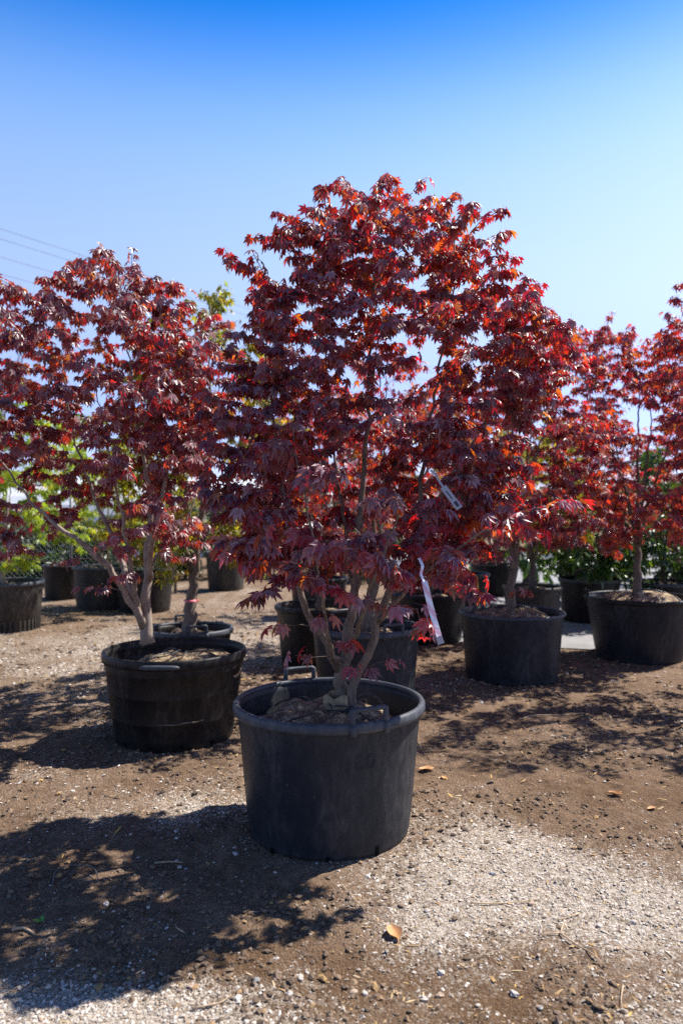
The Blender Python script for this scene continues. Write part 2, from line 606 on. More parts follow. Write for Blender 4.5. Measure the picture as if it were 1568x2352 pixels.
def ground_h(x, y):
    h = 0.030 * (fbm(x * 1.1, y * 1.1, 31, 3) - 0.5) + 0.020 * (fbm(x * 5, y * 5, 41, 3) - 0.5)
    rough = np.clip(1.2 - gravel_mask(x, y) * 1.2, 0.2, 1)
    h = h + 0.022 * rough * (np.maximum(fbm(x * 14, y * 14, 51, 3), 0.5) - 0.5) * 2
    h = h + 0.010 * (fbm(x * 36, y * 36, 61, 2) - 0.5)
    k = np.ones_like(h)
    for p in POTS.values():
        d2 = (x - p[0]) ** 2 + (y - p[1]) ** 2
        k = k * (1 - np.exp(-(d2 / (p[3] * 1.15) ** 2) ** 3))
    far = np.clip((np.hypot(x, y - 3) - 14) / 6, 0, 1)
    return h * k * (1 - far)


def axis(a, b, step, lim_lo, lim_hi):
    core = list(np.arange(a, b + 1e-6, step))
    s, v, hi = step, core[-1], []
    while v < lim_hi:
        s *= 1.12
        v += s
        hi.append(v)
    s, v, lo = step, core[0], []
    while v > lim_lo:
        s *= 1.12
        v -= s
        lo.append(v)
    return np.array(lo[::-1] + core + hi)


gx = axis(-2.2, 2.4, 0.017, -900, 900)
gy = axis(1.6, 4.6, 0.017, -120, 1500)
X, Y = np.meshgrid(gx, gy)
Zg = ground_h(X, Y)
V = np.stack([X.ravel(), Y.ravel(), Zg.ravel()], 1)
nx, ny = len(gx), len(gy)
I = np.arange((ny - 1) * (nx - 1))
r_, c_ = I // (nx - 1), I % (nx - 1)
i0 = r_ * nx + c_
quads = np.stack([i0, i0 + 1, i0 + nx + 1, i0 + nx], 1)
me = quad_mesh('ground', V, quads, True)
add_attr(me, 'gravel', gravel_mask(V[:, 0], V[:, 1]))
add_attr(me, 'wet', wet_mask(V[:, 0], V[:, 1]))

m, nt, b = new_mat('yard soil and gravel')
ga = N(nt, 'ShaderNodeAttribute', attribute_name='gravel')
wa = N(nt, 'ShaderNodeAttribute', attribute_name='wet')
geo = nt.nodes.new('ShaderNodeNewGeometry')
P = geo.outputs['Position']
n_f = noise_n(nt, 140, 4, 0.7, P)
n_m = noise_n(nt, 24, 5, 0.65, P)
n_l = noise_n(nt, 3.5, 5, 0.6, P)
soil = ramp(nt, n_m, [(0.3, (0.095, 0.058, 0.035)), (0.55, (0.185, 0.120, 0.075)), (0.75, (0.275, 0.19, 0.127))])
soil = mixc(nt, ramp(nt, n_l, [(0.4, (0, 0, 0)), (0.65, (0.55, 0.55, 0.55))]), soil, (0.275, 0.19, 0.13))
soil = mixc(nt, math_n(nt, 'MULTIPLY', wa.outputs['Fac'], 0.75), soil, (0.125, 0.070, 0.034))
vor = nt.nodes.new('ShaderNodeTexVoronoi')
vor.inputs['Scale'].default_value = 105
nt.links.new(P, vor.inputs['Vector'])
sepc = nt.nodes.new('ShaderNodeSeparateColor')
nt.links.new(vor.outputs['Color'], sepc.inputs[0])
grv = ramp(nt, sepc.outputs[0], [(0.0, (0.26, 0.20, 0.145)), (0.5, (0.43, 0.365, 0.295)), (1, (0.62, 0.55, 0.47))])
gf = math_n(nt, 'ADD', ga.outputs['Fac'], math_n(nt, 'MULTIPLY', math_n(nt, 'SUBTRACT', n_f, 0.5), 0.9))
gf = math_n(nt, 'ADD', gf, math_n(nt, 'MULTIPLY', math_n(nt, 'SUBTRACT', sepc.outputs[1], 0.5), 0.5))
gfr = ramp(nt, gf, [(0.25, (0, 0, 0)), (0.75, (1, 1, 1))])
col = mixc(nt, gfr, soil, grv)
fl = ramp(nt, n_f, [(0.3, (0.7, 0.7, 0.7)), (0.7, (1.2, 1.2, 1.2))])
col = mixc(nt, 1.0, col, fl, 'MULTIPLY')
nt.links.new(col, b.inputs['Base Color'])
b.inputs['Roughness'].default_value = 0.95
b.inputs['Specular IOR Level'].default_value = 0.15
hh = math_n(nt, 'ADD', n_f, math_n(nt, 'MULTIPLY', vor.outputs['Distance'], -0.5))
hh = math_n(nt, 'ADD', hh, math_n(nt, 'MULTIPLY', n_m, 1.4))
bump(nt, b, hh, 1.0, 0.012)
g = obj('ground', me, m)
g['kind'] = 'structure'
g['label'] = 'bare brown nursery yard with pale gravel patches'


def gz(x, y):
    return float(ground_h(np.array([float(x)]), np.array([float(y)]))[0])


# grey woven weed cloth laid over the yard behind the right hand pots
def cloth_front(x):
    return 7.05 + 0.22 * math.sin(x * 2.3) + 0.08 * math.sin(x * 7.1)


xs = np.linspace(0.95, 16, 150)
ts = np.concatenate([np.linspace(0, 0.08, 10), np.linspace(0.1, 1, 40)])
XX, TT_ = np.meshgrid(xs, ts)
YY = 7.05 + 0.22 * np.sin(XX * 2.3) + 0.08 * np.sin(XX * 7.1) + TT_ * 16
ZZ = np.maximum(0.024 + 0.010 * vnoise(XX * 1.7, YY * 6.0, 3) - np.where(TT_ == 0, 0.018, 0), ground_h(XX, YY) + 0.006)
VV = np.stack([XX.ravel(), YY.ravel(), ZZ.ravel()], 1)
nx2 = len(xs)
Q = [(j * nx2 + i, j * nx2 + i + 1, (j + 1) * nx2 + i + 1, (j + 1) * nx2 + i) for j in range(len(ts) - 1) for i in range(nx2 - 1)]
m, nt, b = new_mat('grey weed cloth')
n1 = noise_n(nt, 3, 5, 0.6)
n2 = noise_n(nt, 40, 3, 0.6)
c = ramp(nt, n1, [(0.3, (0.13, 0.135, 0.145)), (0.7, (0.24, 0.245, 0.26))])
c = mixc(nt, math_n(nt, 'MULTIPLY', n2, 0.4), c, (0.3, 0.25, 0.2))
nt.links.new(c, b.inputs['Base Color'])
b.inputs['Roughness'].default_value = 0.7
o = obj('weed_cloth', quad_mesh('weed_cloth', VV, Q, True), m)
o['kind'] = 'structure'
o['label'] = 'grey woven weed cloth under the far pots'


# ------------------------------------------------------------------ loose gravel and clods (nobody could count them)
def stone_field(name, n, seed, dens, smin, smax, pal, label, cat, chip=False):
    rg = np.random.default_rng(seed)
    out = []
    tot = 0
    while tot < n:
        k = n * 2
        y = 1.65 + (rg.random(k) ** 1.9) * 8.5
        x = (rg.random(k) * 2 - 1) * (0.52 * y + 0.25)
        p = dens(x, y)
        keep = rg.random(k) < p
        for q in POTS.values():
            keep &= ((x - q[0]) ** 2 + (y - q[1]) ** 2) > (q[3] + 0.004) ** 2
        keep &= ~((x > 0.95) & (y > 6.9))
        out.append(np.stack([x[keep], y[keep]], 1))
        tot += keep.sum()
    XY = np.concatenate(out)[:n]
    sz = smin + (smax - smin) * rg.random(n) ** 3.0
    sz *= np.clip(XY[:, 1] / 3.0, 0.85, 2.0)
    base = np.array([(1, 0, 0), (-1, 0, 0), (0, 1, 0), (0, -1, 0), (0, 0, 1), (0.6, 0.6, 0.45), (-0.6, 0.6, 0.5), (0.55, -0.6, 0.5), (-0.6, -0.6, 0.4)], float)
    F = np.array([(4, 5, 6), (4, 6, 8), (4, 8, 7), (4, 7, 5), (5, 2, 6), (6, 1, 8), (8, 3, 7), (7, 0, 5), (0, 2, 5), (2, 1, 6), (1, 3, 8), (3, 0, 7)])
    nb = len(base)
    ang = rg.random(n) * 6.283
    ca, sa = np.cos(ang), np.sin(ang)
    sc = np.stack([sz * (0.8 + 0.6 * rg.random(n)), sz * (0.6 + 0.4 * rg.random(n)), sz * (0.4 + 0.45 * rg.random(n))], 1)
    if chip:
        sc *= np.array([1.9, 0.6, 0.35])
    L = base[None] * (1 + 0.5 * (rg.random((n, nb, 1)) - 0.5)) * sc[:, None, :]
    R = np.empty_like(L)
    R[..., 0] = L[..., 0] * ca[:, None] - L[..., 1] * sa[:, None]
    R[..., 1] = L[..., 0] * sa[:, None] + L[..., 1] * ca[:, None]
    tl = (rg.random((n, 1)) - 0.5) * 0.6
    R[..., 2] = L[..., 2] + tl * L[..., 0]
    R[..., 0] += XY[:, 0:1]
    R[..., 1] += XY[:, 1:2]
    R[..., 2] += ground_h(XY[:, 0], XY[:, 1])[:, None] + 0.12 * sz[:, None]
    T = (F[None] + (np.arange(n) * nb)[:, None, None]).reshape(-1, 3)
    me = tri_mesh(name, R.reshape(-1, 3), T, False)
    add_attr(me, 'var', np.repeat(rg.random(n), nb))
    m, nt, b = new_mat(name + ' surface')
    at = N(nt, 'ShaderNodeAttribute', attribute_name='var')
    geo = nt.nodes.new('ShaderNodeNewGeometry')
    c = ramp(nt, at.outputs['Fac'], pal)
    c = mixc(nt, math_n(nt, 'MULTIPLY', noise_n(nt, 220, 3, 0.6, geo.outputs['Position']), 0.5), c, (0.25, 0.19, 0.14))
    nt.links.new(c, b.inputs['Base Color'])
    b.inputs['Roughness'].default_value = 0.9
    b.inputs['Specular IOR Level'].default_value = 0.2
    o = obj(name, me, m)
    o['kind'] = 'stuff'
    o['label'] = label
    o['category'] = cat
    return o


def foot(x, y):
    f = 0
    for q in ('A', 'B', 'J', 'G'):
        p = POTS[q]
        f = f + 1.6 * np.exp(-((np.hypot(x - p[0], y - p[1]) - p[3] - 0.012) / 0.022) ** 2)
    return f


stone_field('gravel', 33000, 11, lambda x, y: np.clip(0.012 + 0.97 * gravel_mask(x, y) ** 1.5, 0, 1), 0.0020, 0.0085,
            [(0, (0.25, 0.20, 0.15)), (0.3, (0.43, 0.37, 0.305)), (0.6, (0.57, 0.51, 0.445)), (0.85, (0.70, 0.65, 0.59)), (0.95, (0.42, 0.28, 0.18)), (1, (0.24, 0.22, 0.21))],
            'loose pale gravel strewn over the brown yard', 'gravel')
stone_field('soil_clods', 12500, 12, lambda x, y: np.clip((1 - gravel_mask(x, y)) * (np.clip(fbm(x * 3.1, y * 3.1, 77, 3) - 0.42, 0, 1) * 4 + 0.05) + foot(x, y), 0, 1), 0.003, 0.015,
            [(0, (0.06, 0.038, 0.024)), (0.5, (0.12, 0.08, 0.052)), (0.9, (0.19, 0.132, 0.09)), (1, (0.34, 0.2, 0.07))],
            'crumbly dark soil clods scattered across the yard', 'soil')


stone_field('wood_chips', 1500, 13, lambda x, y: np.clip(0.12 + 0.6 * (x > 0) * fbm(x * 2, y * 2, 88, 2), 0, 1), 0.004, 0.011,
            [(0, (0.30, 0.17, 0.06)), (0.4, (0.44, 0.30, 0.14)), (0.8, (0.5, 0.38, 0.24)), (1, (0.6, 0.36, 0.06))],
            'tan wood chips and husks littering the yard', 'wood chips', chip=True)


# ------------------------------------------------------------------ pots
def handle_mesh(w, h, r, rad, z0):
    """square loop handle standing on the rim at angle 0 of a circle of radius rad"""
    mb = MB()
    a = w / 2 / rad
    def P(t, z, dr=0.0):
        return (math.cos(t) * (rad + dr), math.sin(t) * (rad + dr), z)
    path = [P(-a, z0 - 0.042, 0.006), P(-a, z0 + h * 0.6), P(-a * 0.99, z0 + h * 0.9), P(-a * 0.90, z0 + h)]
    for t in np.linspace(-0.7, 0.7, 5):
        path.append(P(a * t, z0 + h))
    path += [P(a * 0.90, z0 + h), P(a * 0.99, z0 + h * 0.9), P(a, z0 + h * 0.6), P(a, z0 - 0.042, 0.006)]
    mb.tube(path, [r * 1.15] * 3 + [r] * (len(path) - 6) + [r * 1.15] * 3, 8)
    mb.box(P(-a, z0 - 0.022, 0.004), (0.022, 0.022, 0.04), Matrix.Rotation(-a, 3, 'Z'))
    mb.box(P(a, z0 - 0.022, 0.004), (0.022, 0.022, 0.04), Matrix.Rotation(a, 3, 'Z'))
    return mb.mesh('handle')


def wobble(V, x, y):
    a = np.arctan2(V[:, 1], V[:, 0])
    w = 1 + 0.007 * np.sin(a * 2 + x * 5) + 0.004 * np.sin(a * 3 + y * 3)
    w = 1 + (w - 1) * np.clip(V[:, 2] / 0.3, 0.15, 1)
    V = V.copy()
    V[:, 0] *= w
    V[:, 1] *= w
    return V


def make_pot(pid, label, mat, rimmat, handle_angles=(), n=72, holes=(), group=None, tilt=0):
    x, y, rt, rb, h, style = POTS[pid]
    t = thing('plastic_pot', label, 'pot', (x, y, -0.004), group or 'black plastic nursery pots')
    wl = 0.007
    if style == 'nursery':
        prof = [(rb - 0.012, 0.0), (rb, 0.012), (rb + 0.004, 0.06)]
        for f, st in ((0.30, 0.006), (0.58, 0.006), (0.82, 0.007)):
            r = rb + (rt - 0.012 - rb) * f
            prof += [(r, h * f - 0.006), (r + st, h * f), (r + st, h * f + 0.004)]
        prof += [(rt - 0.006, h - 0.045)]
    elif style == 'ribbed':
        prof = [(rb - 0.01, 0), (rb, 0.01), (rb + 0.006, 0.13), (rb + 0.013, 0.137), (rt - 0.02, h - 0.05)]
    else:
        prof = [(rb - 0.015, 0.0), (rb - 0.003, 0.006), (rb, 0.02)]
        for f in (0.2, 0.4, 0.6, 0.8):
            prof.append((rb + (rt - 0.016 - rb) * f ** 0.92, h * f))
        prof += [(rt - 0.016, h - 0.04)]
    inner = [(r - wl, z) for r, z in prof[::-1]]
    inner[-1] = (rb - 0.03, 0.012)
    full = prof + [(rt - 0.014, h - 0.01)] + [(rt - 0.022, h - 0.01)] + inner + [(0.001, 0.012)]
    mb = MB()
    Vw, Fw = lathe(full, n)
    mb.add(wobble(Vw, x, y), Fw)
    nb = len(mb.v[0])
    mb.f.append(tuple(range(n - 1, -1, -1)))
    obj('wall', mb.mesh('pot_wall'), mat, t)
    # rolled rim
    k = 0.022 if style != 'bead' else 0.016
    dn = 0.036 if style != 'bead' else 0.022
    if style == 'nursery':
        k, dn = 0.016, 0.048
    c = rt - k * 0.55
    rp = [(c - k * 0.5, h - 0.012), (c - k * 0.55, h - 0.004), (c - k * 0.3, h + 0.002), (c, h + 0.004), (c + k * 0.4, h + 0.001), (c + k * 0.62, h - 0.007),
          (c + k * 0.66, h - dn * 0.7), (c + k * 0.5, h - dn), (c - k * 0.15, h - dn + 0.002), (c - k * 0.2, h - 0.012), (c - k * 0.5, h - 0.012)]
    V, F = lathe(rp, n)
    mb = MB().add(wobble(V, x, y), F)
    rim = obj('rim', mb.mesh('pot_rim'), rimmat, t)
    for ha in handle_angles:
        hm = handle_mesh(0.135, 0.05, 0.0095, rt - 0.010, h)
        o = obj('handle', hm, rimmat, rim)
        o.rotation_euler = (0, 0, math.radians(ha))
    for ha, z, w, hh in holes:
        mb = MB()
        rr = rb + (rt - 0.016 - rb) * (z / h) + 0.0005
        mb.box((rr, 0, z), (0.006, w, hh))
        bm = mb.mesh('drain_hole', False)
        o = obj('drain_hole', bm, M['hole'], t)
        o.rotation_euler = (0, 0, math.radians(ha))
    if style == 'ribbed':
        rib = MB().box((rb + 0.008, 0, 0.066), (0.013, 0.022, 0.125)).mesh('rib', False)
        rib.materials.append(mat)
        for i in range(44):
            o = obj('rib', rib, None, t)
            o.rotation_euler = (0, 0, 2 * math.pi * i / 44)
    return t


potA = make_pot('A', 'large charcoal pot with square loop handles and raised number 180, standing alone in front', M['pot_grey'], M['pot_rim'],
                handle_angles=(-66, 112), n=128, holes=((-56, 0.022, 0.012, 0.036), (-90, 0.012, 0.012, 0.02), (-130, 0.012, 0.012, 0.02)))
potB = make_pot('B', 'large black pot with horizontal ridges, thick lip and scuffed lower wall', M['pot_black'], M['pot_black'], n=110,
                holes=((-100, 0.03, 0.026, 0.016), (-72, 0.03, 0.026, 0.016), (-40, 0.03, 0.026, 0.016), (-130, 0.03, 0.026, 0.016)))
make_pot('C', 'low black pot with loop handle holding thick trunk, behind the ridged black pot', M['pot_black'], M['pot_rim'], (110, -70), 80)
make_pot('D', 'mud splashed pot with vertical ribs round its foot under lime green maple', M['pot_dusty'], M['pot_rim'], (), 80)
make_pot('E', 'black pot holding a caned lime green maple by the wire fence', M['pot_dusty'], M['pot_rim'], (), 64)
make_pot('E2', 'black pot half hidden behind the caned maple pot beside wire fence', M['pot_black'], M['pot_black'], (), 48)
make_pot('F', 'tall black pot holding a low red shrub on a thin pale stem', M['pot_dusty'], M['pot_rim'], (), 64)
make_pot('F2', 'shaded black pot under the olive green tree left of the red shrub', M['pot_black'], M['pot_black'], (), 48)
make_pot('G', 'charcoal pot with loop handles directly behind the front pot, sun streak on its side', M['pot_grey'], M['pot_rim'], (-62, 118), 90)
make_pot('H', 'shaded black pot left behind the charcoal pot with sun streak', M['pot_black'], M['pot_black'], (), 72)
make_pot('I', 'shaded black pot right behind the charcoal pot with sun streak', M['pot_black'], M['pot_black'], (), 72)
make_pot('I2', 'far black pot on the weed cloth with only its lit rim showing', M['pot_black'], M['pot_rim'], (), 64)
make_pot('J', 'smooth dark pot with thin lip and coiled cords on its root ball', M['pot_grey'], M['pot_rim'], (), 90,
         holes=((-90, 0.014, 0.02, 0.02), (-65, 0.014, 0.02, 0.02), (-120, 0.014, 0.02, 0.02)))
make_pot('K', 'wide black pot with loop handle on its left and sunlit wrapped root ball', M['pot_grey'], M['pot_black'], (170, -10), 96)
make_pot('L', 'smaller pot with sunlit rim and side behind the smooth dark pot', M['pot_dusty'], M['pot_dusty'], (), 64)
make_pot('M', 'black pot holding the glossy green shrub', M['pot_black'], M['pot_rim'], (-20, 160), 64)
make_pot('N', 'far tall blue black pot standing alone on the weed cloth', M['pot_grey'], M['pot_grey'], (), 48)
make_pot('O', 'black pot of the dark green shrub behind the wide black pot', M['pot_black'], M['pot_rim'], (), 64)
make_pot('R1', 'black pot hidden deep behind the front tree', M['pot_black'], M['pot_black'], (), 40)
make_pot('R2', 'black pot on the weed cloth behind the glossy green shrub', M['pot_black'], M['pot_black'], (), 40)
make_pot('R3', 'black pot on the weed cloth behind the dark green shrub', M['pot_black'], M['pot_black'], (), 40)
make_pot('R4', 'black pot at the back of the weed cloth between two shrubs', M['pot_black'], M['pot_black'], (), 40)
make_pot('Q', 'charcoal pot of the tall maple at the right end of the row', M['pot_grey'], M['pot_rim'], (20, 200), 64)

# raised number on the front pot, bent round its wall
cu = bpy.data.curves.new('number', 'FONT')
cu.body = '180'
cu.size = 0.085
cu.align_x = 'CENTER'
cu.fill_mode = 'NONE'
cu.bevel_depth = 0.0022
cu.resolution_u = 4
tmp = bpy.data.objects.new('tmp_number', cu)
C.objects.link(tmp)
bpy.context.view_layer.update()
me = bpy.data.meshes.new_from_object(tmp.evaluated_get(bpy.context.evaluated_depsgraph_get()))
bpy.data.objects.remove(tmp)
x, y, rt, rb, h, _ = POTS['A']
co = np.array([v.co for v in me.vertices])
zc = 0.345
ang0 = math.radians(-71)
for v, p in zip(me.vertices, co):
    z = zc + p[1] * 0.95
    f = max(z / h, 0)
    r = rb + (rt - 0.016 - rb) * f ** 0.92 + p[2] * 0.8 + 0.0002
    a = ang0 + p[0] / 0.36
    v.co = Vector(wobble(np.array([[math.cos(a) * r, math.sin(a) * r, z]]), x, y)[0])
for p in me.polygons:
    p.use_smooth = True
me.materials.clear()
me.materials.append(M['pot_grey'])
o = obj('raised_number', me, None, potA)
o['label'] = 'raised outline number 180'

# pale scrape and glossy grip on the ridged pot
mb = MB()
x, y, rt, rb, h, _ = POTS['B']
a0, a1 = math.radians(-104), math.radians(-74)
gp = [(math.cos(a) * (rt + 0.004), math.sin(a) * (rt + 0.004), h - 0.026 - 0.004 * abs(k - 8) / 8) for k, a in enumerate(np.linspace(a0, a1, 17))]
mb.tube(gp, [0.004 + 0.009 * min(1, 3 * math.sin(math.pi * (k + 0.3) / 16.6)) for k in range(17)], 10)
obj('grip', mb.mesh('grip'), M['pot_rim'], potB)
mb = MB()
sc = []
for i, a in enumerate(np.linspace(math.radians(-92), math.radians(-52), 16)):
    zz = 0.160 + 0.0025 * math.sin(i * 0.9) + 0.0006 * i
    r = rb + (rt - 0.012 - rb) * (zz / h) + 0.0075
    sc.append((math.cos(a) * r, math.sin(a) * r, zz))
mb.tube(sc, [0.001 + 0.0042 * math.sin(math.pi * i / 15) for i in range(16)], 5)
obj('scrape', mb.mesh('scrape'), M['mud'], potB)


# ------------------------------------------------------------------ leaf shapes
def maple_leaf(rng, full=True):
    """palmate leaf, lobe length 1, stalk behind the origin; +X main lobe, +Z upper side"""
    if full:
        ang = [0, 34, -34, 70, -70, 112, -112]
        ln = [1.0, 0.93, 0.93, 0.74, 0.74, 0.42, 0.42]
    else:
        ang = [0, 40, -40, 84, -84]
        ln = [1.0, 0.9, 0.9, 0.6, 0.6]
    order = np.argsort(ang)
    ang = np.radians(np.array(ang, float)[order]) + rng.normal(0, 0.05, len(ang))
    ln = np.array(ln)[order] * rng.uniform(0.88, 1.1, len(ang))
    droop = rng.uniform(0.2, 0.65)
    V = [(0, 0, 0)]
    T = []
    sinus = []
    for i in range(len(ang) + 1):
        if i == 0:
            a, r = ang[0] - 0.35, 0.10
        elif i == len(ang):
            a, r = ang[-1] + 0.35, 0.10
        else:
            a, r = (ang[i - 1] + ang[i]) / 2, 0.44 * min(ln[i - 1], ln[i]) + 0.05
        sinus.append(len(V))
        V.append((math.cos(a) * r, math.sin(a) * r, 0.04))
    for i, (a, L) in enumerate(zip(ang, ln)):
        d = np.array([math.cos(a), math.sin(a)])
        p = np.array([-d[1], d[0]])
        hw = 0.165 * (0.5 + 0.5 * L)
        mid = len(V)
        mm = d * 0.56 * L
        V.append((mm[0], mm[1], -0.05 * L))
        wl_ = len(V)
        q = d * 0.60 * L + p * hw
        V.append((q[0], q[1], 0.035))
        wr = len(V)
        q = d * 0.60 * L - p * hw
        V.append((q[0], q[1], 0.035))
        tip = len(V)
        q = d * L + p * rng.normal(0, 0.05)
        V.append((q[0], q[1], -0.02))
        sr, sl = sinus[i], sinus[i + 1]
        T += [(0, mid, sl), (0, sr, mid), (sl, mid, wl_), (mid, sr, wr), (mid, tip, wl_), (mid, wr, tip)] if full else \
             [(0, mid, sl), (0, sr, mid), (sl, mid, tip), (mid, sr, tip)]
    V = np.array(V, float)
    r = np.hypot(V[:, 0], V[:, 1])
    V[:, 2] -= droop * r ** 1.8 + rng.uniform(-0.1, 0.25) * np.abs(V[:, 1]) ** 1.5
    n0 = len(V)
    V = np.vstack([V, [(-0.62, 0.014, 0.10), (-0.62, -0.014, 0.10), (0.02, 0.016, 0.0)]])
    T.append((n0, n0 + 1, n0 + 2))
    return V, np.array(T)


def oval_leaf(rng):
    V = np.array([(0, 0, 0), (0.35, 0.17, 0.05), (0.35, -0.17, 0.05), (0.4, 0, 0), (0.75, 0.13, 0.02), (0.75, -0.13, 0.02), (0.8, 0, -0.04), (1.1, 0, -0.12)], float)
    V[:, 2] -= rng.uniform(0.0, 0.35) * V[:, 0] ** 2
    T = [(0, 3, 1), (0, 2, 3), (1, 3, 6), (1, 6, 4), (3, 2, 5), (3, 5, 6), (4, 6, 7), (6, 5, 7)]
    return V, np.array(T)


rl = np.random.default_rng(3)
SHAPES = {'full': [maple_leaf(rl, True) for _ in range(8)], 'simple': [maple_leaf(rl, False) for _ in range(5)], 'oval': [oval_leaf(rl) for _ in range(4)]}
LEAFMESH = {}


def leaf_mesh(shape, i, mat):
    key = (shape, i, mat)
    if key not in LEAFMESH:
        V, T = SHAPES[shape][i]
        me = tri_mesh('leaf', V, T, False)
        me.materials.append(M[mat])
        LEAFMESH[key] = me
    return LEAFMESH[key]


# ------------------------------------------------------------------ trees
TREES = []


def crown_points(rows, n, yc, depth, rng, hollow=0.35, spray=5, rad=0.10, thin=None, hollow_z=9.0):
    """rows: (z, xl, xr) outline of the crown at its own distance; flat drooping sprays of twigs fill the rounded volume, thinner in the core"""
    rows = sorted(rows)
    zs = np.array([r[0] for r in rows])
    xl = np.array([r[1] for r in rows])
    xr = np.array([r[2] for r in rows])
    out = []
    wmax = (xr - xl).max()
    while len(out) < n // spray:
        z = rng.uniform(zs[0], zs[-1])
        l, r = np.interp(z, zs, xl), np.interp(z, zs, xr)
        if rng.random() > (r - l) / wmax:
            continue
        if thin and z < thin[0] and rng.random() > thin[1]:
            continue
        u, v = rng.uniform(-1, 1), rng.uniform(-1, 1)
        rho = math.hypot(u, v)
        u = math.copysign(abs(u) ** 0.72, u)
        if (abs(u) ** 2.6 + abs(v) ** 2.2) > 1 or (rho < hollow and z < hollow_z and rng.random() < 0.85):
            continue
        hw = (r - l) / 2
        # the crown narrows in depth as it does in width
        dd = depth * min(1.0, 0.25 + hw / (wmax / 2) * 0.85)
        out.append(((l + r) / 2 + u * hw, yc + v * dd, z))
    S = relax(np.array(out), rng, 3, rad * 1.3)
    c = S.mean(0)
    P = []
    for q in S:
        o = norm(np.array([q[0] - c[0], q[1] - c[1], 0]) + 1e-6)
        tl = rng.uniform(-0.3, 0.7)
        for k in range(spray):
            a = rng.uniform(0, 6.283)
            d = np.array([math.cos(a), math.sin(a), 0]) * rad * math.sqrt(rng.random()) * 1.15
            P.append(q + d - Z3 * (tl * np.dot(d, o)) + Z3 * rng.normal(0, rad * 0.6))
    return np.array(P)


def relax(P, rng, it=2, rad=0.10):
    P = P.copy()
    for _ in range(it):
        d = P[:, None] - P[None]
        L = np.linalg.norm(d, axis=2) + np.eye(len(P)) * 9
        w = np.clip(rad - L, 0, None)[..., None] * d / np.maximum(L, 1e-4)[..., None]
        P += 0.4 * w.sum(1)
    return P


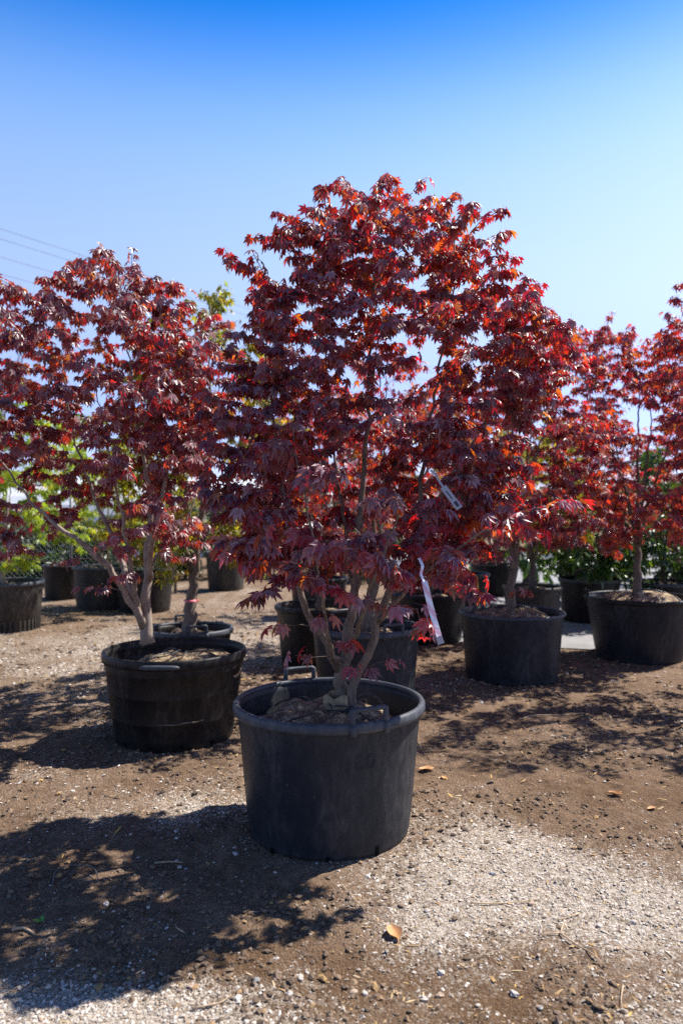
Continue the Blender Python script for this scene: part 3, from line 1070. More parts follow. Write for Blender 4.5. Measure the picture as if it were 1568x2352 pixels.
def grow_tree(pid, name, label, cat, limbs, pts, rng, leafmat, barkmat, per=7, size=(0.045, 0.07), shape='full', droop=(8, 74),
              group=None, individual=300, twig_r=0.0016, base=None, wood=True, spread=1.0, zgrow=None, few_below=-1.0):
    """limbs: list of (control points, r0, r1); the first is the trunk. pts: twig tips."""
    base = np.array([POTS[pid][0], POTS[pid][1], 0.0]) if base is None else np.asarray(base, float)
    root = thing(name, label, cat, tuple(base), group)
    pos, par, plen, dirs = [], [], [], []
    chains = []
    for li, (ctrl, r0, r1) in enumerate(limbs):
        path = smooth_path(ctrl, 0.05)
        jit = rng.normal(0, 0.006, path.shape)
        jit[0] = 0
        path = path + jit * min(1, r0 / 0.02)
        rr = r1 + (r0 - r1) * (1 - np.linspace(0, 1, len(path))) ** 1.6
        if li == 0:
            rr = rr * (1 + 0.4 * np.exp(-np.linspace(0, 1, len(path)) * 9))
        chains.append(('limb', path, rr))
        start = len(pos)
        for i, p in enumerate(path):
            pos.append(p)
            dirs.append(norm(path[min(i + 1, len(path) - 1)] - path[max(i - 1, 0)]))
            plen.append((plen[-1] if i else 0) + (np.linalg.norm(p - path[i - 1]) if i else 0))
    pos_a = np.zeros((len(pos) + len(pts) * 12, 3))
    dir_a = np.zeros_like(pos_a)
    pl_a = np.zeros(len(pos_a))
    n = len(pos)
    pos_a[:n], dir_a[:n], pl_a[:n] = pos, dirs, plen
    usable = np.zeros(len(pos_a), bool)
    usable[:n] = [p[2] > limbs[0][0][0][2] + 0.12 for p in pos]
    c0 = np.array(limbs[0][0][-1])
    order = np.argsort(np.linalg.norm(pts - c0, axis=1))
    twigs, leaves = [], []
    for ai in order:
        a = pts[ai]
        d = a - pos_a[:n]
        L = np.linalg.norm(d, axis=1)
        cosang = (d * dir_a[:n]).sum(1) / np.maximum(L, 1e-6)
        cost = L * (1.35 - 0.45 * cosang) + 0.10 * pl_a[:n] + np.clip(pos_a[:n, 2] - a[2] + 0.02, 0, None) * 0.8
        cost[~usable[:n]] = 1e9
        k = int(np.argmin(cost))
        p0, d0 = pos_a[k].copy(), dir_a[k].copy()
        Lk = L[k]
        m = max(2, min(6, int(Lk / 0.07)))
        out = a - p0
        side = norm(d0 * 0.6 + norm(out) * 0.9)
        c1 = p0 + side * Lk * 0.4
        end_dir = norm(np.array([out[0], out[1], 0.0]) + 1e-6) * 0.8 + Z3 * 0.25
        c2 = a - norm(end_dir) * Lk * 0.3
        t = np.linspace(0, 1, m + 1)[:, None]
        path = (1 - t) ** 3 * p0 + 3 * (1 - t) ** 2 * t * c1 + 3 * (1 - t) * t ** 2 * c2 + t ** 3 * a
        path[1:] += rng.normal(0, 0.004, path[1:].shape)
        r1 = twig_r
        r0 = min(0.010, twig_r + 0.0052 * Lk ** 1.1)
        chains.append(('twig', path, np.linspace(r0, r1, len(path))))
        pl = pl_a[k]
        for i in range(1, len(path)):
            pos_a[n] = path[i]
            dir_a[n] = norm(path[i] - path[i - 1])
            pl += np.linalg.norm(path[i] - path[i - 1])
            pl_a[n] = pl
            usable[n] = True
            n += 1
        # leaves in opposite pairs along the outer part of the twig, one at its tip
        seg = np.linalg.norm(np.diff(path, axis=0), axis=1)
        cum = np.concatenate([[0], np.cumsum(seg)])
        tot = cum[-1]
        span = min(tot * 0.85, 0.26)
        rot = rng.uniform(0, 3.14)
        for j in range(per if a[2] > few_below else 3):
            pair = (j + 1) // 2
            s = tot - span * (pair / max(1, (per + 1) // 2)) + rng.normal(0, 0.006)
            s = np.clip(s, 0, tot)
            p = np.array([np.interp(s, cum, path[:, q]) for q in range(3)])
            td = norm(path[-1] - path[max(0, len(path) - 3)])
            if j == 0:
                hd = norm(np.array([td[0], td[1], 0]) + 1e-6)
            else:
                sgn = 1 if j % 2 else -1
                sd = norm(cross(td, Z3) + 1e-6) * sgn
                hd = norm(sd * math.cos(rot * 0.4 + pair * 0.6 * 0) + td * rng.uniform(0.1, 0.8) + rng.normal(0, 0.3, 3))
                hd = norm(np.array([hd[0], hd[1], 0]) + 1e-6)
            pitch = math.radians(rng.uniform(*droop))
            ax = hd * math.cos(pitch) - Z3 * math.sin(pitch)
            nn = hd * math.sin(pitch) + Z3 * math.cos(pitch)
            roll = rng.normal(0, 0.45)
            bb = cross(nn, ax)
            nn2 = nn * math.cos(roll) + bb * math.sin(roll)
            bb2 = cross(nn2, ax)
            sz = rng.uniform(*size)
            if zgrow:
                sz *= 1 + zgrow[2] * np.clip((zgrow[0] - p[2]) / (zgrow[0] - zgrow[1]), 0, 1)
            p = p + hd * sz * 0.5 * spread + Z3 * sz * 0.1
            leaves.append((p, ax, bb2, nn2, sz, rng.integers(0, len(SHAPES[shape])), rng.random()))
    # wood
    if wood:
        tw = MB()
        for i, (kind, path, rr) in enumerate(chains):
            if kind == 'limb':
                mb = MB().tube(path - base, rr, 10 if i == 0 else 8)
                obj('trunk' if i == 0 else 'branch', mb.mesh('branch'), barkmat, root)
            else:
                tw.tube(path - base, rr, 3, False)
        if tw.n:
            o = obj('twigs', tw.mesh('twigs'), barkmat, root)
            o['kind'] = 'stuff'
    TREES.append(dict(root=root, base=base, leaves=leaves, mat=leafmat, shape=shape, individual=individual))
    return root


def rows_px(rows, d, dz=0):
    """(py, pxl, pxr) at distance d -> (z, xl, xr)"""
    return [(CAM_H - (py - 1176) / FPX * d, (a - 784) / FPX * d, (b - 784) / FPX * d) for py, a, b in rows]


def round_rows(cx, z0, z1, half, k=0.62):
    """egg shaped outline"""
    out = []
    for t in np.linspace(0, 1, 9):
        w = math.sin(math.pi * min(1, max(0.0, t ** k))) ** 0.6 if 0 < t < 1 else 0.12
        out.append((z0 + (z1 - z0) * t, cx - half * w, cx + half * w))
    return out


# --- the front tree
d = 3.03
rA = rows_px([(412, 860, 892), (455, 815, 895), (505, 690, 1045), (550, 620, 1130), (605, 570, 1170), (665, 545, 1210), (720, 540, 1245), (800, 510, 1300),
              (880, 490, 1320), (960, 480, 1290), (1050, 490, 1220), (1130, 505, 1180), (1200, 520, 1140), (1270, 560, 1080), (1320, 610, 1030)], d)
rng = np.random.default_rng(101)
ptsA = crown_points(rA, 1480, d + 0.08, 0.50, rng, 0.62, spray=4, rad=0.08, hollow_z=2.0)
tips = [(885, 412, 3.0), (868, 450, 3.0), (765, 425, 3.0), (800, 440, 3.0), (845, 470, 2.95), (640, 488, 3.0), (670, 500, 2.95), (615, 545, 3.0), (515, 572, 2.95), (530, 605, 2.95), (560, 615, 2.95),
        (1040, 450, 3.0), (1060, 490, 3.0), (965, 485, 3.0), (1000, 500, 3.0), (1095, 490, 3.05), (1165, 530, 3.0), (1130, 550, 3.0), (1235, 655, 3.0), (1200, 640, 2.9), (1310, 755, 3.05), (1280, 770, 3.0),
        (1335, 1160, 2.85), (1300, 1150, 2.8), (1260, 1165, 2.75), (1215, 1175, 2.7), (1240, 1230, 2.7), (1180, 1190, 2.65),
        (600, 1020, 2.5), (640, 1010, 2.45), (735, 1075, 2.42), (775, 1095, 2.42), (720, 1100, 2.4), (905, 1150, 2.42), (880, 1120, 2.45), (850, 1150, 2.42), (560, 1170, 2.6), (600, 1240, 2.55), (640, 1215, 2.5),
        (735, 1250, 2.45), (800, 1290, 2.45), (880, 1300, 2.42), (915, 1320, 2.45), (850, 1270, 2.4), (1010, 1260, 2.6), (1040, 1290, 2.6), (960, 1400, 2.5), (970, 1430, 2.5), (975, 1470, 2.5), (925, 1345, 2.5),
        (1095, 1365, 2.7), (1060, 1350, 2.7), (1100, 1330, 2.75), (580, 1380, 2.75), (610, 1360, 2.75), (630, 1440, 2.8), (675, 1505, 2.85), (740, 1420, 2.7), (800, 1480, 2.7), (840, 1540, 2.75), (905, 1515, 2.95), (690, 1330, 2.6), (760, 1350, 2.5), (820, 1380, 2.5),
        (560, 1300, 2.7), (640, 1290, 2.6)]
ptsA = np.vstack([ptsA, [W(*t) for t in tips]])
limbsA = [
    ([W(780, 1648, 3.03), W(781, 1590, 3.03), W(786, 1535, 3.04), W(800, 1470, 3.05), W(812, 1380, 3.08), W(822, 1240, 3.12), W(840, 1050, 3.15), W(850, 850, 3.12), W(860, 640, 3.05), W(872, 480, 3.0)], 0.0265, 0.003),
    ([W(781, 1545, 3.03), W(752, 1482, 2.98), W(722, 1440, 2.95), W(695, 1370, 2.93), W(680, 1280, 2.95), W(650, 1120, 3.0), W(620, 900, 3.05), W(600, 700, 3.05)], 0.0185, 0.003),
    ([W(797, 1640, 3.00), W(812, 1580, 2.98), W(840, 1505, 2.96), W(866, 1430, 2.96), W(900, 1350, 2.98), W(950, 1270, 3.0), W(962, 1150, 3.05), W(985, 960, 3.1), W(1030, 740, 3.1), W(1045, 560, 3.05)], 0.0205, 0.003),
    ([W(795, 1500, 3.04), W(830, 1420, 2.85), W(855, 1330, 2.72), W(890, 1240, 2.62), W(915, 1180, 2.56)], 0.014, 0.003),
    ([W(783, 1530, 3.03), W(760, 1490, 2.85), W(745, 1400, 2.70), W(720, 1250, 2.58), W(690, 1100, 2.55)], 0.012, 0.003),
    ([W(868, 1430, 2.96), W(960, 1330, 2.85), W(1080, 1240, 2.78), W(1200, 1190, 2.75)], 0.011, 0.002),
    ([W(955, 1240, 3.0), W(1050, 1080, 3.0), W(1150, 900, 3.02), W(1230, 760, 3.02)], 0.012, 0.003),
    ([W(812, 1380, 3.08), W(800, 1250, 3.3), W(760, 1000, 3.45), W(740, 760, 3.35)], 0.013, 0.003),
]
treeA = grow_tree('A', 'maple_tree', 'tall dark red maple with forked grey trunk in the front pot', 'tree', limbsA, ptsA, rng, 'red_leaf', M['bark'], per=7, size=(0.027, 0.043), zgrow=(1.7, 1.15, 0.5), few_below=0.95,
                  group='red leaved maples in pots')

# --- left tree in the ridged pot
d = 4.25
rB = rows_px([(650, 235, 325), (685, 130, 380), (720, 20, 430), (755, -90, 500), (820, -150, 540), (920, -170, 530), (1020, -170, 500), (1110, -140, 480), (1180, -80, 470), (1270, -20, 430)], d)
rng = np.random.default_rng(102)
ptsB = crown_points(rB, 1120, d, 0.72, rng, 0.5, spray=4, rad=0.11, thin=(1.6, 0.32))
tips = [(305, 575, 4.2), (240, 600, 4.2), (180, 600, 4.2), (150, 625, 4.2), (305, 620, 4.2), (360, 650, 4.2), (100, 645, 4.2), (40, 655, 4.2), (60, 670, 4.2), (20, 690, 4.2), (390, 670, 4.2), (430, 700, 4.2), (500, 720, 4.3), (535, 740, 4.3),
        (205, 995, 3.55), (235, 1005, 3.55), (260, 1055, 3.6), (290, 1090, 3.6), (400, 1050, 3.8), (440, 1130, 3.9), (420, 1200, 4.0), (390, 1220, 4.0), (450, 1190, 4.0), (300, 1320, 3.9), (260, 1330, 3.9), (190, 1350, 4.0), (130, 1290, 4.0)]
ptsB = np.vstack([ptsB, [W(*t) for t in tips]])
limbsB = [
    ([W(341, 1478, 4.22), W(336, 1430, 4.22), W(335, 1370, 4.22), W(342, 1270, 4.25), W(343, 1150, 4.28), W(325, 1020, 4.3), W(300, 850, 4.28), W(290, 680, 4.25)], 0.029, 0.003),
    ([W(330, 1440, 4.21), W(300, 1375, 4.12), W(262, 1318, 4.05), W(205, 1262, 3.98), W(130, 1205, 3.95), W(40, 1110, 3.98), W(-40, 980, 4.05)], 0.026, 0.003),
    ([W(312, 1395, 4.17), W(296, 1330, 4.3), W(262, 1240, 4.4), W(220, 1150, 4.45), W(170, 1000, 4.5), W(140, 820, 4.4)], 0.022, 0.003),
    ([W(345, 1330, 4.23), W(348, 1250, 4.1), W(370, 1150, 4.0), W(400, 1020, 4.05), W(430, 860, 4.15)], 0.020, 0.003),
    ([W(343, 1300, 4.24), W(372, 1262, 4.2), W(420, 1210, 4.15), W(455, 1120, 4.2)], 0.012, 0.003),
    ([W(318, 1405, 4.18), W(300, 1290, 4.0), W(282, 1180, 3.9), W(250, 1060, 3.85), W(225, 900, 3.95)], 0.018, 0.003),
]
treeB = grow_tree('B', 'maple_tree', 'rosy red maple with pale forked stems in the ridged pot', 'tree', limbsB, ptsB, rng, 'rose_leaf', M['bark_pale'], per=7, size=(0.036, 0.055),
                  group='red leaved maples in pots')


def pot_tree(pid, name, label, seed, z0, z1, half, npts, leafmat, barkmat, rt=0.03, per=6, size=(0.04, 0.062), shape='full', rows=None, depth=None,
             lean=0.0, forks=4, fork_z=0.75, individual=300, cat='tree', group=None, extra=None, droop=(8, 74), off=(0, 0), base_z=None, thin=None):
    x, y = POTS[pid][0] + off[0], POTS[pid][1] + off[1]
    zb = POTS[pid][4] - 0.06 if base_z is None else base_z
    rng = np.random.default_rng(seed)
    if rows is None:
        rows = round_rows(x + lean, z0, z1, half)
    P = crown_points(rows, npts, y, depth or half * 0.95, rng, 0.4, thin=thin)
    if extra is not None:
        P = np.vstack([P, extra])
    limbs = [([(x, y, zb), (x + rng.normal(0, 0.015), y, zb + 0.15), (x + lean * 0.3 + rng.normal(0, 0.03), y + rng.normal(0, 0.03), fork_z + 0.15), (x + lean, y + rng.normal(0, 0.06), (fork_z + z1) / 2), (x + lean, y, z1 - 0.2)], rt, 0.004)]
    for i in range(forks):
        a = i * 2 * math.pi / forks + rng.uniform(-0.5, 0.5)
        zf = fork_z + rng.uniform(-0.12, 0.15)
        e = half * rng.uniform(0.5, 0.75)
        limbs.append(([(x + lean * 0.25, y, zf), (x + lean * 0.5 + math.cos(a) * e * 0.35, y + math.sin(a) * e * 0.35, zf + (z1 - zf) * 0.25), (x + lean + math.cos(a) * e * 0.8, y + math.sin(a) * e * 0.8, zf + (z1 - zf) * 0.55),
                       (x + lean + math.cos(a) * e, y + math.sin(a) * e, zf + (z1 - zf) * 0.8)], rt * 0.6, 0.003))
    return grow_tree(pid, name, label, cat, limbs, P, rng, leafmat, barkmat, per, size, shape, droop, group, individual)


RG = 'red leaved maples in pots'
GG = 'green leaved plants in pots'
treeC = pot_tree('C', 'maple_tree', 'olive green maple with thick dark trunk behind the rosy red maple', 201, 0.75, 2.98, 0.80, 520, 'olive_leaf', M['bark'], rt=0.042, per=7, lean=0.14, fork_z=0.85, group=GG, shape='simple')
treeD = pot_tree('D', 'maple_tree', 'bright lime green maple in the pot with ribbed foot', 202, 0.72, 2.75, 1.0, 560, 'lime_leaf', M['bark_pale'], rt=0.025, per=7, size=(0.05, 0.075), group=GG, shape='simple')
treeE = pot_tree('E', 'maple_tree', 'lime green maple tied to a cane beside the wire fence', 203, 0.85, 2.7, 0.95, 430, 'lime_leaf', M['bark_pale'], rt=0.02, per=7, size=(0.05, 0.075), group=GG, shape='simple')
treeF = pot_tree('F', 'red_shrub', 'low spreading red shrub in the tall pot far behind', 204, 0.75, 1.0, 0.55, 60, 'rose_leaf', M['bark_pale'], rt=0.015, per=7, size=(0.05, 0.07), shape='simple', fork_z=0.72, cat='shrub')
treeF2 = pot_tree('F2', 'maple_tree', 'olive green tree in the shaded pot left of the red shrub', 205, 0.8, 2.5, 0.85, 280, 'olive_leaf', M['bark_dark'], per=7, size=(0.05, 0.075), group=GG, shape='simple')
treeG = pot_tree('G', 'maple_tree', 'dark red maple right behind the front tree in the charcoal pot', 206, 0.95, 2.45, 0.66, 340, 'red_leaf', M['bark'], per=6, lean=0.1, group=RG, shape='simple')
treeH = pot_tree('H', 'maple_tree', 'dark red maple in the shaded pot left behind the front tree', 207, 0.95, 2.55, 0.72, 240, 'red_leaf', M['bark_dark'], per=6, group=RG, shape='simple')
treeI = pot_tree('I', 'maple_tree', 'dark red maple in the shaded pot right behind the front tree', 208, 0.95, 2.6, 0.85, 300, 'red_leaf', M['bark_dark'], per=6, size=(0.05, 0.07), group=RG, shape='simple')
treeI2 = pot_tree('I2', 'maple_tree', 'far olive green maple on the weed cloth between two red maples', 209, 0.9, 2.7, 0.85, 220, 'olive_leaf', M['bark_dark'], per=7, size=(0.05, 0.075), group=GG, shape='simple')
dJ = 5.75
rJ = rows_px([(745, 1210, 1290), (800, 1130, 1335), (870, 1090, 1345), (960, 1060, 1365), (1060, 1040, 1370), (1150, 1050, 1360), (1220, 1090, 1330), (1270, 1120, 1290)], dJ)
exJ = np.array([W(1195, 1350, 5.5), W(1215, 1365, 5.45), W(1100, 1290, 5.5)])
treeJ = pot_tree('J', 'maple_tree', 'red maple in the smooth dark pot with thin lip', 210, 0.9, 2.7, 0.62, 640, 'red_leaf', M['bark'], rt=0.034, per=7, rows=rJ, depth=0.6, fork_z=0.95, group=RG, extra=exJ, shape='simple')
dK = 6.55
rK = rows_px([(765, 1360, 1450), (810, 1350, 1510), (880, 1340, 1600), (960, 1335, 1650), (1060, 1340, 1640), (1150, 1360, 1620), (1220, 1390, 1580), (1270, 1410, 1530)], dK)
treeK = pot_tree('K', 'maple_tree', 'red maple above the sunlit wrapped root ball in the wide pot', 211, 0.9, 2.8, 0.65, 820, 'red_leaf', M['bark'], rt=0.036, per=7, rows=rK, depth=0.65, fork_z=1.0, group=RG, shape='simple')
treeL = pot_tree('L', 'maple_tree', 'olive and red maple in the smaller sunlit pot', 212, 0.85, 2.45, 0.7, 420, 'olive_leaf', M['bark_dark'], per=7, size=(0.045, 0.07), group=GG, shape='simple')
treeM = pot_tree('M', 'laurel_shrub', 'glossy green broad leaved shrub in a black pot', 213, 0.5, 1.75, 0.62, 330, 'laurel_leaf', M['bark_dark'], rt=0.02, per=8, size=(0.08, 0.13), shape='oval', forks=6, fork_z=0.6, cat='shrub', group=GG, droop=(-20, 60))
treeO = pot_tree('O', 'evergreen_shrub', 'dark green drooping shrub behind the wide black pot', 214, 0.42, 2.0, 0.75, 340, 'dark_leaf', M['bark_dark'], rt=0.02, per=8, size=(0.07, 0.12), shape='oval', forks=6, fork_z=0.6, cat='shrub', group=GG, droop=(10, 80))
dQ = 5.05
rQ = rows_px([(640, 1560, 1640), (720, 1535, 1760), (800, 1530, 1880), (900, 1540, 2010), (1000, 1550, 2080), (1100, 1560, 2080), (1200, 1580, 2010), (1270, 1640, 1960)], dQ)
exQ = np.array([W(1560, 655, 5.0), W(1530, 715, 5.0), W(1548, 690, 5.0), W(1535, 770, 5.0), W(1545, 740, 5.0)])
treeQ = pot_tree('Q', 'maple_tree', 'tallest dark red maple at the right end of the row', 215, 0.85, 2.9, 0.75, 650, 'red_leaf', M['bark'], rt=0.036, per=7, rows=rQ, depth=0.75, fork_z=0.95, group=RG, extra=exQ, shape='simple')


treeR1 = pot_tree('R1', 'maple_tree', 'dark red maple deep in the row behind the front tree', 216, 0.8, 2.7, 0.95, 240, 'red_leaf', M['bark_dark'], per=7, size=(0.05, 0.075), group=RG, shape='simple')
treeR2 = pot_tree('R2', 'maple_tree', 'rosy maple behind the glossy green shrub', 217, 0.7, 2.75, 0.95, 420, 'rose_leaf', M['bark_dark'], per=7, size=(0.05, 0.08), group=RG, shape='simple')
treeR3 = pot_tree('R3', 'maple_tree', 'dark red maple behind the dark green drooping shrub', 218, 0.6, 2.7, 1.0, 420, 'red_leaf', M['bark_dark'], per=7, size=(0.05, 0.08), group=RG, shape='simple')
treeR4 = pot_tree('R4', 'maple_tree', 'olive maple at the back of the weed cloth', 219, 0.6, 2.6, 0.95, 380, 'olive_leaf', M['bark_dark'], per=7, size=(0.05, 0.08), group=GG, shape='simple')

# --- root balls, collars, cords, canes
def root_ball(tree, pid, r, zlow, ztop, seed, mat='rootball', n=40, collar=None, cords=0, off=(0, 0)):
    x, y = POTS[pid][0] - tree.location.x + off[0], POTS[pid][1] - tree.location.y + off[1]
    rg = np.random.default_rng(seed)
    prof = [(r, zlow)]
    for t in np.linspace(0.08, 1, 12):
        prof.append((r * math.cos(t * math.pi / 2) ** 0.75 + 0.004, zlow + (ztop - zlow) * math.sin(t * math.pi / 2) ** 1.1))
    V, F = lathe(prof, n)
    a = np.arctan2(V[:, 1], V[:, 0])
    rr = np.hypot(V[:, 0], V[:, 1])
    V[:, 2] += 0.05 * (fbm(V[:, 0] * 9 + seed, V[:, 1] * 9, seed, 3) - 0.5) * np.clip(rr / 0.1, 0, 1) + 0.012 * np.sin(a * 7 + rr * 20) * np.clip(rr / 0.15, 0, 1)
    V[:, 0] += x
    V[:, 1] += y
    o = obj('root_ball', MB().add(V, F).mesh('root_ball'), M[mat], tree)
    for i in range(cords):
        a0 = rg.uniform(0, 6.28) if i else -0.9
        a0 = [-0.75, -2.1, -1.5, 2.6, 0.6, -2.7][i % 6] + rg.normal(0, 0.15)
        pts = []
        for t in np.linspace(0, 1, 14):
            q = 0.04 + (r * 0.95 - 0.04) * t
            aa = a0 + 0.25 * math.sin(t * 3 + i)
            f = math.acos(min(1, max(0, (q / r) ** (1 / 0.75))))
            z = zlow + (ztop - zlow) * math.sin(f) ** 1.1 + 0.014 + 0.012 * abs(math.sin(t * 5 + i))
            pts.append((x + math.cos(aa) * q, y + math.sin(aa) * q, z))
        obj('cord', MB().tube(smooth_path(pts, 0.03), 0.0032, 5).mesh('cord'), M['cord'], tree)
    return o


root_ball(treeA, 'A', 0.30, 0.385, 0.485, 5, cords=5, off=(-0.02, -0.02))
bx, by = treeA.location.x, treeA.location.y
# burlap collar folded round the trunk foot, tied with a black cord
cpos = W(772, 1640, 3.02)
V, F = lathe([(0.060, -0.045), (0.056, -0.02), (0.058, 0.0), (0.055, 0.03), (0.050, 0.036), (0.043, 0.03), (0.040, 0.0)], 40)
a = np.arctan2(V[:, 1], V[:, 0])
f = 1 + 0.09 * np.sin(a * 9) + 0.05 * np.sin(a * 5 + 1)
V[:, 0] *= f * 1.08
V[:, 1] *= f
V[:, 2] += 0.008 * np.sin(a * 4) * (V[:, 2] > 0)
V += np.array([cpos[0] + 0.012 - bx, cpos[1] - by, cpos[2] + 0.046])
obj('burlap_collar', MB().add(V, F).mesh('collar'), M['burlap'], treeA)
cc = np.array([cpos[0] + 0.012 - bx, cpos[1] - by, cpos[2] + 0.036])
ring = [cc + np.array([0.069 * math.cos(t), 0.066 * math.sin(t), 0.022 * math.cos(t) - 0.012]) for t in np.linspace(0, 2 * math.pi, 30)]
obj('cord', MB().tube(ring, 0.0045, 6).mesh('cord'), M['cord'], treeA)
ring = [cc + np.array([0.071 * math.cos(t), 0.068 * math.sin(t), -0.018 - 0.012 * math.sin(t)]) for t in np.linspace(0, 2 * math.pi, 30)]
obj('cord', MB().tube(ring, 0.0045, 6).mesh('cord'), M['cord'], treeA)
loop = [cc + np.array(p) for p in [(0.06, -0.03, 0.03), (0.10, 0.01, 0.045), (0.16, 0.04, 0.02), (0.185, 0.03, -0.04), (0.15, 0.0, -0.075), (0.09, -0.03, -0.06)]]
obj('cord', MB().tube(smooth_path(loop, 0.02), 0.0032, 6).mesh('cord'), M['cord'], treeA)
fold = [cc + np.array(p) for p in [(-0.04, -0.03, -0.045), (-0.11, -0.055, -0.052), (-0.17, -0.08, -0.07)]]
obj('burlap_fold', MB().tube(smooth_path(fold, 0.02), np.linspace(0.020, 0.007, len(smooth_path(fold, 0.02))), 8).mesh('fold'), M['burlap'], treeA)

root_ball(treeB, 'B', 0.31, 0.36, 0.465, 6, cords=6, off=(0.07, 0.0))
root_ball(treeC, 'C', 0.265, 0.34, 0.41, 7, 'potsoil')
root_ball(treeD, 'D', 0.34, 0.42, 0.50, 8, 'potsoil')
root_ball(treeE, 'E', 0.32, 0.44, 0.52, 9, 'potsoil')
root_ball(treeF, 'F', 0.29, 0.52, 0.59, 10, 'potsoil')
root_ball(treeF2, 'F2', 0.32, 0.4, 0.46, 11, 'potsoil')
root_ball(treeG, 'G', 0.29, 0.36, 0.48, 12, cords=3)
root_ball(treeH, 'H', 0.30, 0.34, 0.44, 13)
root_ball(treeI, 'I', 0.30, 0.34, 0.44, 14)
root_ball(treeI2, 'I2', 0.33, 0.36, 0.46, 15)
root_ball(treeJ, 'J', 0.33, 0.40, 0.525, 16, cords=6)
root_ball(treeK, 'K', 0.37, 0.42, 0.575, 17, cords=5)
root_ball(treeL, 'L', 0.25, 0.40, 0.47, 18)
root_ball(treeM, 'M', 0.28, 0.42, 0.49, 19, 'potsoil')
root_ball(treeO, 'O', 0.31, 0.40, 0.46, 20, 'potsoil')
root_ball(treeQ, 'Q', 0.32, 0.38, 0.49, 21)
for k_, t_ in (('R1', treeR1), ('R2', treeR2), ('R3', treeR3), ('R4', treeR4)):
    root_ball(t_, k_, 0.29, 0.36, 0.45, 30, 'potsoil', 24)
cane = MB().tube([(0.09, -0.02, 0.48), (0.09, -0.02, 1.9)], [0.012, 0.010], 8)
obj('cane', cane.mesh('cane'), M['stem_pale'], treeE)
# pink tape on the thick trunk
tp = MB().add(*lathe([(0.047, -0.007), (0.047, 0.007), (0.044, 0.007), (0.044, -0.007), (0.047, -0.007)], 20)).mesh('tape')
o = obj('tape', tp, M['pink_tape'], treeC, (0.0, 0.0, 0.64))

# ------------------------------------------------------------------ things far behind
# chain link fence at the left
fy, fx0, fx1, fh = 11.6, -7.5, -2.6, 1.7
fence = thing('wire_fence', 'grey chain link fence behind the lime green maples', 'fence', (fx0, fy, 0))
for i in range(4):
    xx = i * (fx1 - fx0) / 3
    obj('post', MB().tube([(xx, 0, -0.02), (xx, 0, fh + 0.06)], 0.025, 8).mesh('post'), M['galv'], fence)
obj('rail', MB().tube([(0, 0, fh), (fx1 - fx0, 0, fh)], 0.018, 8).mesh('rail'), M['galv'], fence)
mb = MB()
Wd = fx1 - fx0
s = 0.085
for k in range(int(-fh / s) - 1, int(Wd / s) + 1):
    for sg in (1, -1):
        xa = k * s
        p0, p1 = (xa, 0.03), (xa + fh, fh)
        # clip to the panel
        t0 = max(0, -xa / fh)
        t1 = min(1, (Wd - xa) / fh)
        if t1 <= t0:
            continue
        q = [(xa + t * fh, (t if sg > 0 else 1 - t) * (fh - 0.03) + 0.03) for t in (t0, t1)]
        mb.tube([(q[0][0], 0.002 * sg, q[0][1]), (q[1][0], 0.002 * sg, q[1][1])], 0.0012, 3, False)
o = obj('wire_mesh', mb.mesh('wire_mesh'), M['galv'], fence)
o['kind'] = 'stuff'

# white hooped greenhouse
gh = thing('greenhouse', 'long white film greenhouse with hoops far behind the lime maples', 'greenhouse', (-8.0, 24, 0))
L_, R_, H_ = 12.0, 2.9, 2.35
arc = [(-R_, 0), (-R_, 1.0)] + [(-R_ * math.cos(t), 1.0 + (H_ - 1.0) * math.sin(t)) for t in np.linspace(0.15, math.pi - 0.15, 14)] + [(R_, 1.0), (R_, 0)]
V, F = [], []
for yy in np.linspace(0, L_, 9):
    V += [(yy - 4, p[0], p[1]) for p in arc]
na = len(arc)
for j in range(8):
    for i in range(na - 1):
        F.append((j * na + i, j * na + i + 1, (j + 1) * na + i + 1, (j + 1) * na + i))
F.append(tuple(range(na)))
F.append(tuple(8 * na + i for i in reversed(range(na))))
obj('film', MB().add(V, F).mesh('film', False), M['film'], gh)
for yy in np.linspace(0, L_, 9):
    obj('hoop', MB().tube([(yy - 4, p[0] * 1.012, p[1] * 1.01) for p in arc], 0.025, 6).mesh('hoop'), M['galv'], gh)
obj('side_rail', MB().tube([(-4, -R_ - 0.06, 1.0), (L_ - 4, -R_ - 0.06, 1.0)], 0.03, 6).mesh('side_rail'), M['frame_grey'], gh)


def bush(name, label, cat, x, y, z0, z1, half, seed, mat, npts=120, per=8, size=(0.12, 0.2), shape='oval', group=None, stem=True, ind=0):
    rng = np.random.default_rng(seed)
    P = crown_points(round_rows(x, z0, z1, half), npts, y, half * 0.9, rng, 0.25)
    limbs = [([(x, y, -0.03), (x, y, z0 + 0.2), (x + rng.normal(0, 0.1), y, (z0 + z1) / 2), (x, y, z1 - 0.2)], 0.03 + 0.02 * z1, 0.01)]
    for i in range(4):
        a = i * 1.57 + rng.uniform(-0.4, 0.4)
        limbs.append(([(x, y, z0 + 0.15), (x + math.cos(a) * half * 0.4, y + math.sin(a) * half * 0.4, z0 + (z1 - z0) * 0.4), (x + math.cos(a) * half * 0.6, y + math.sin(a) * half * 0.6, z0 + (z1 - z0) * 0.75)], 0.02 + 0.012 * z1, 0.006))
    return grow_tree(None, name, label, cat, limbs, P, rng, mat, M['bark_dark'], per, size, shape, (-10, 70), group, ind, twig_r=0.004, base=(x, y, 0))


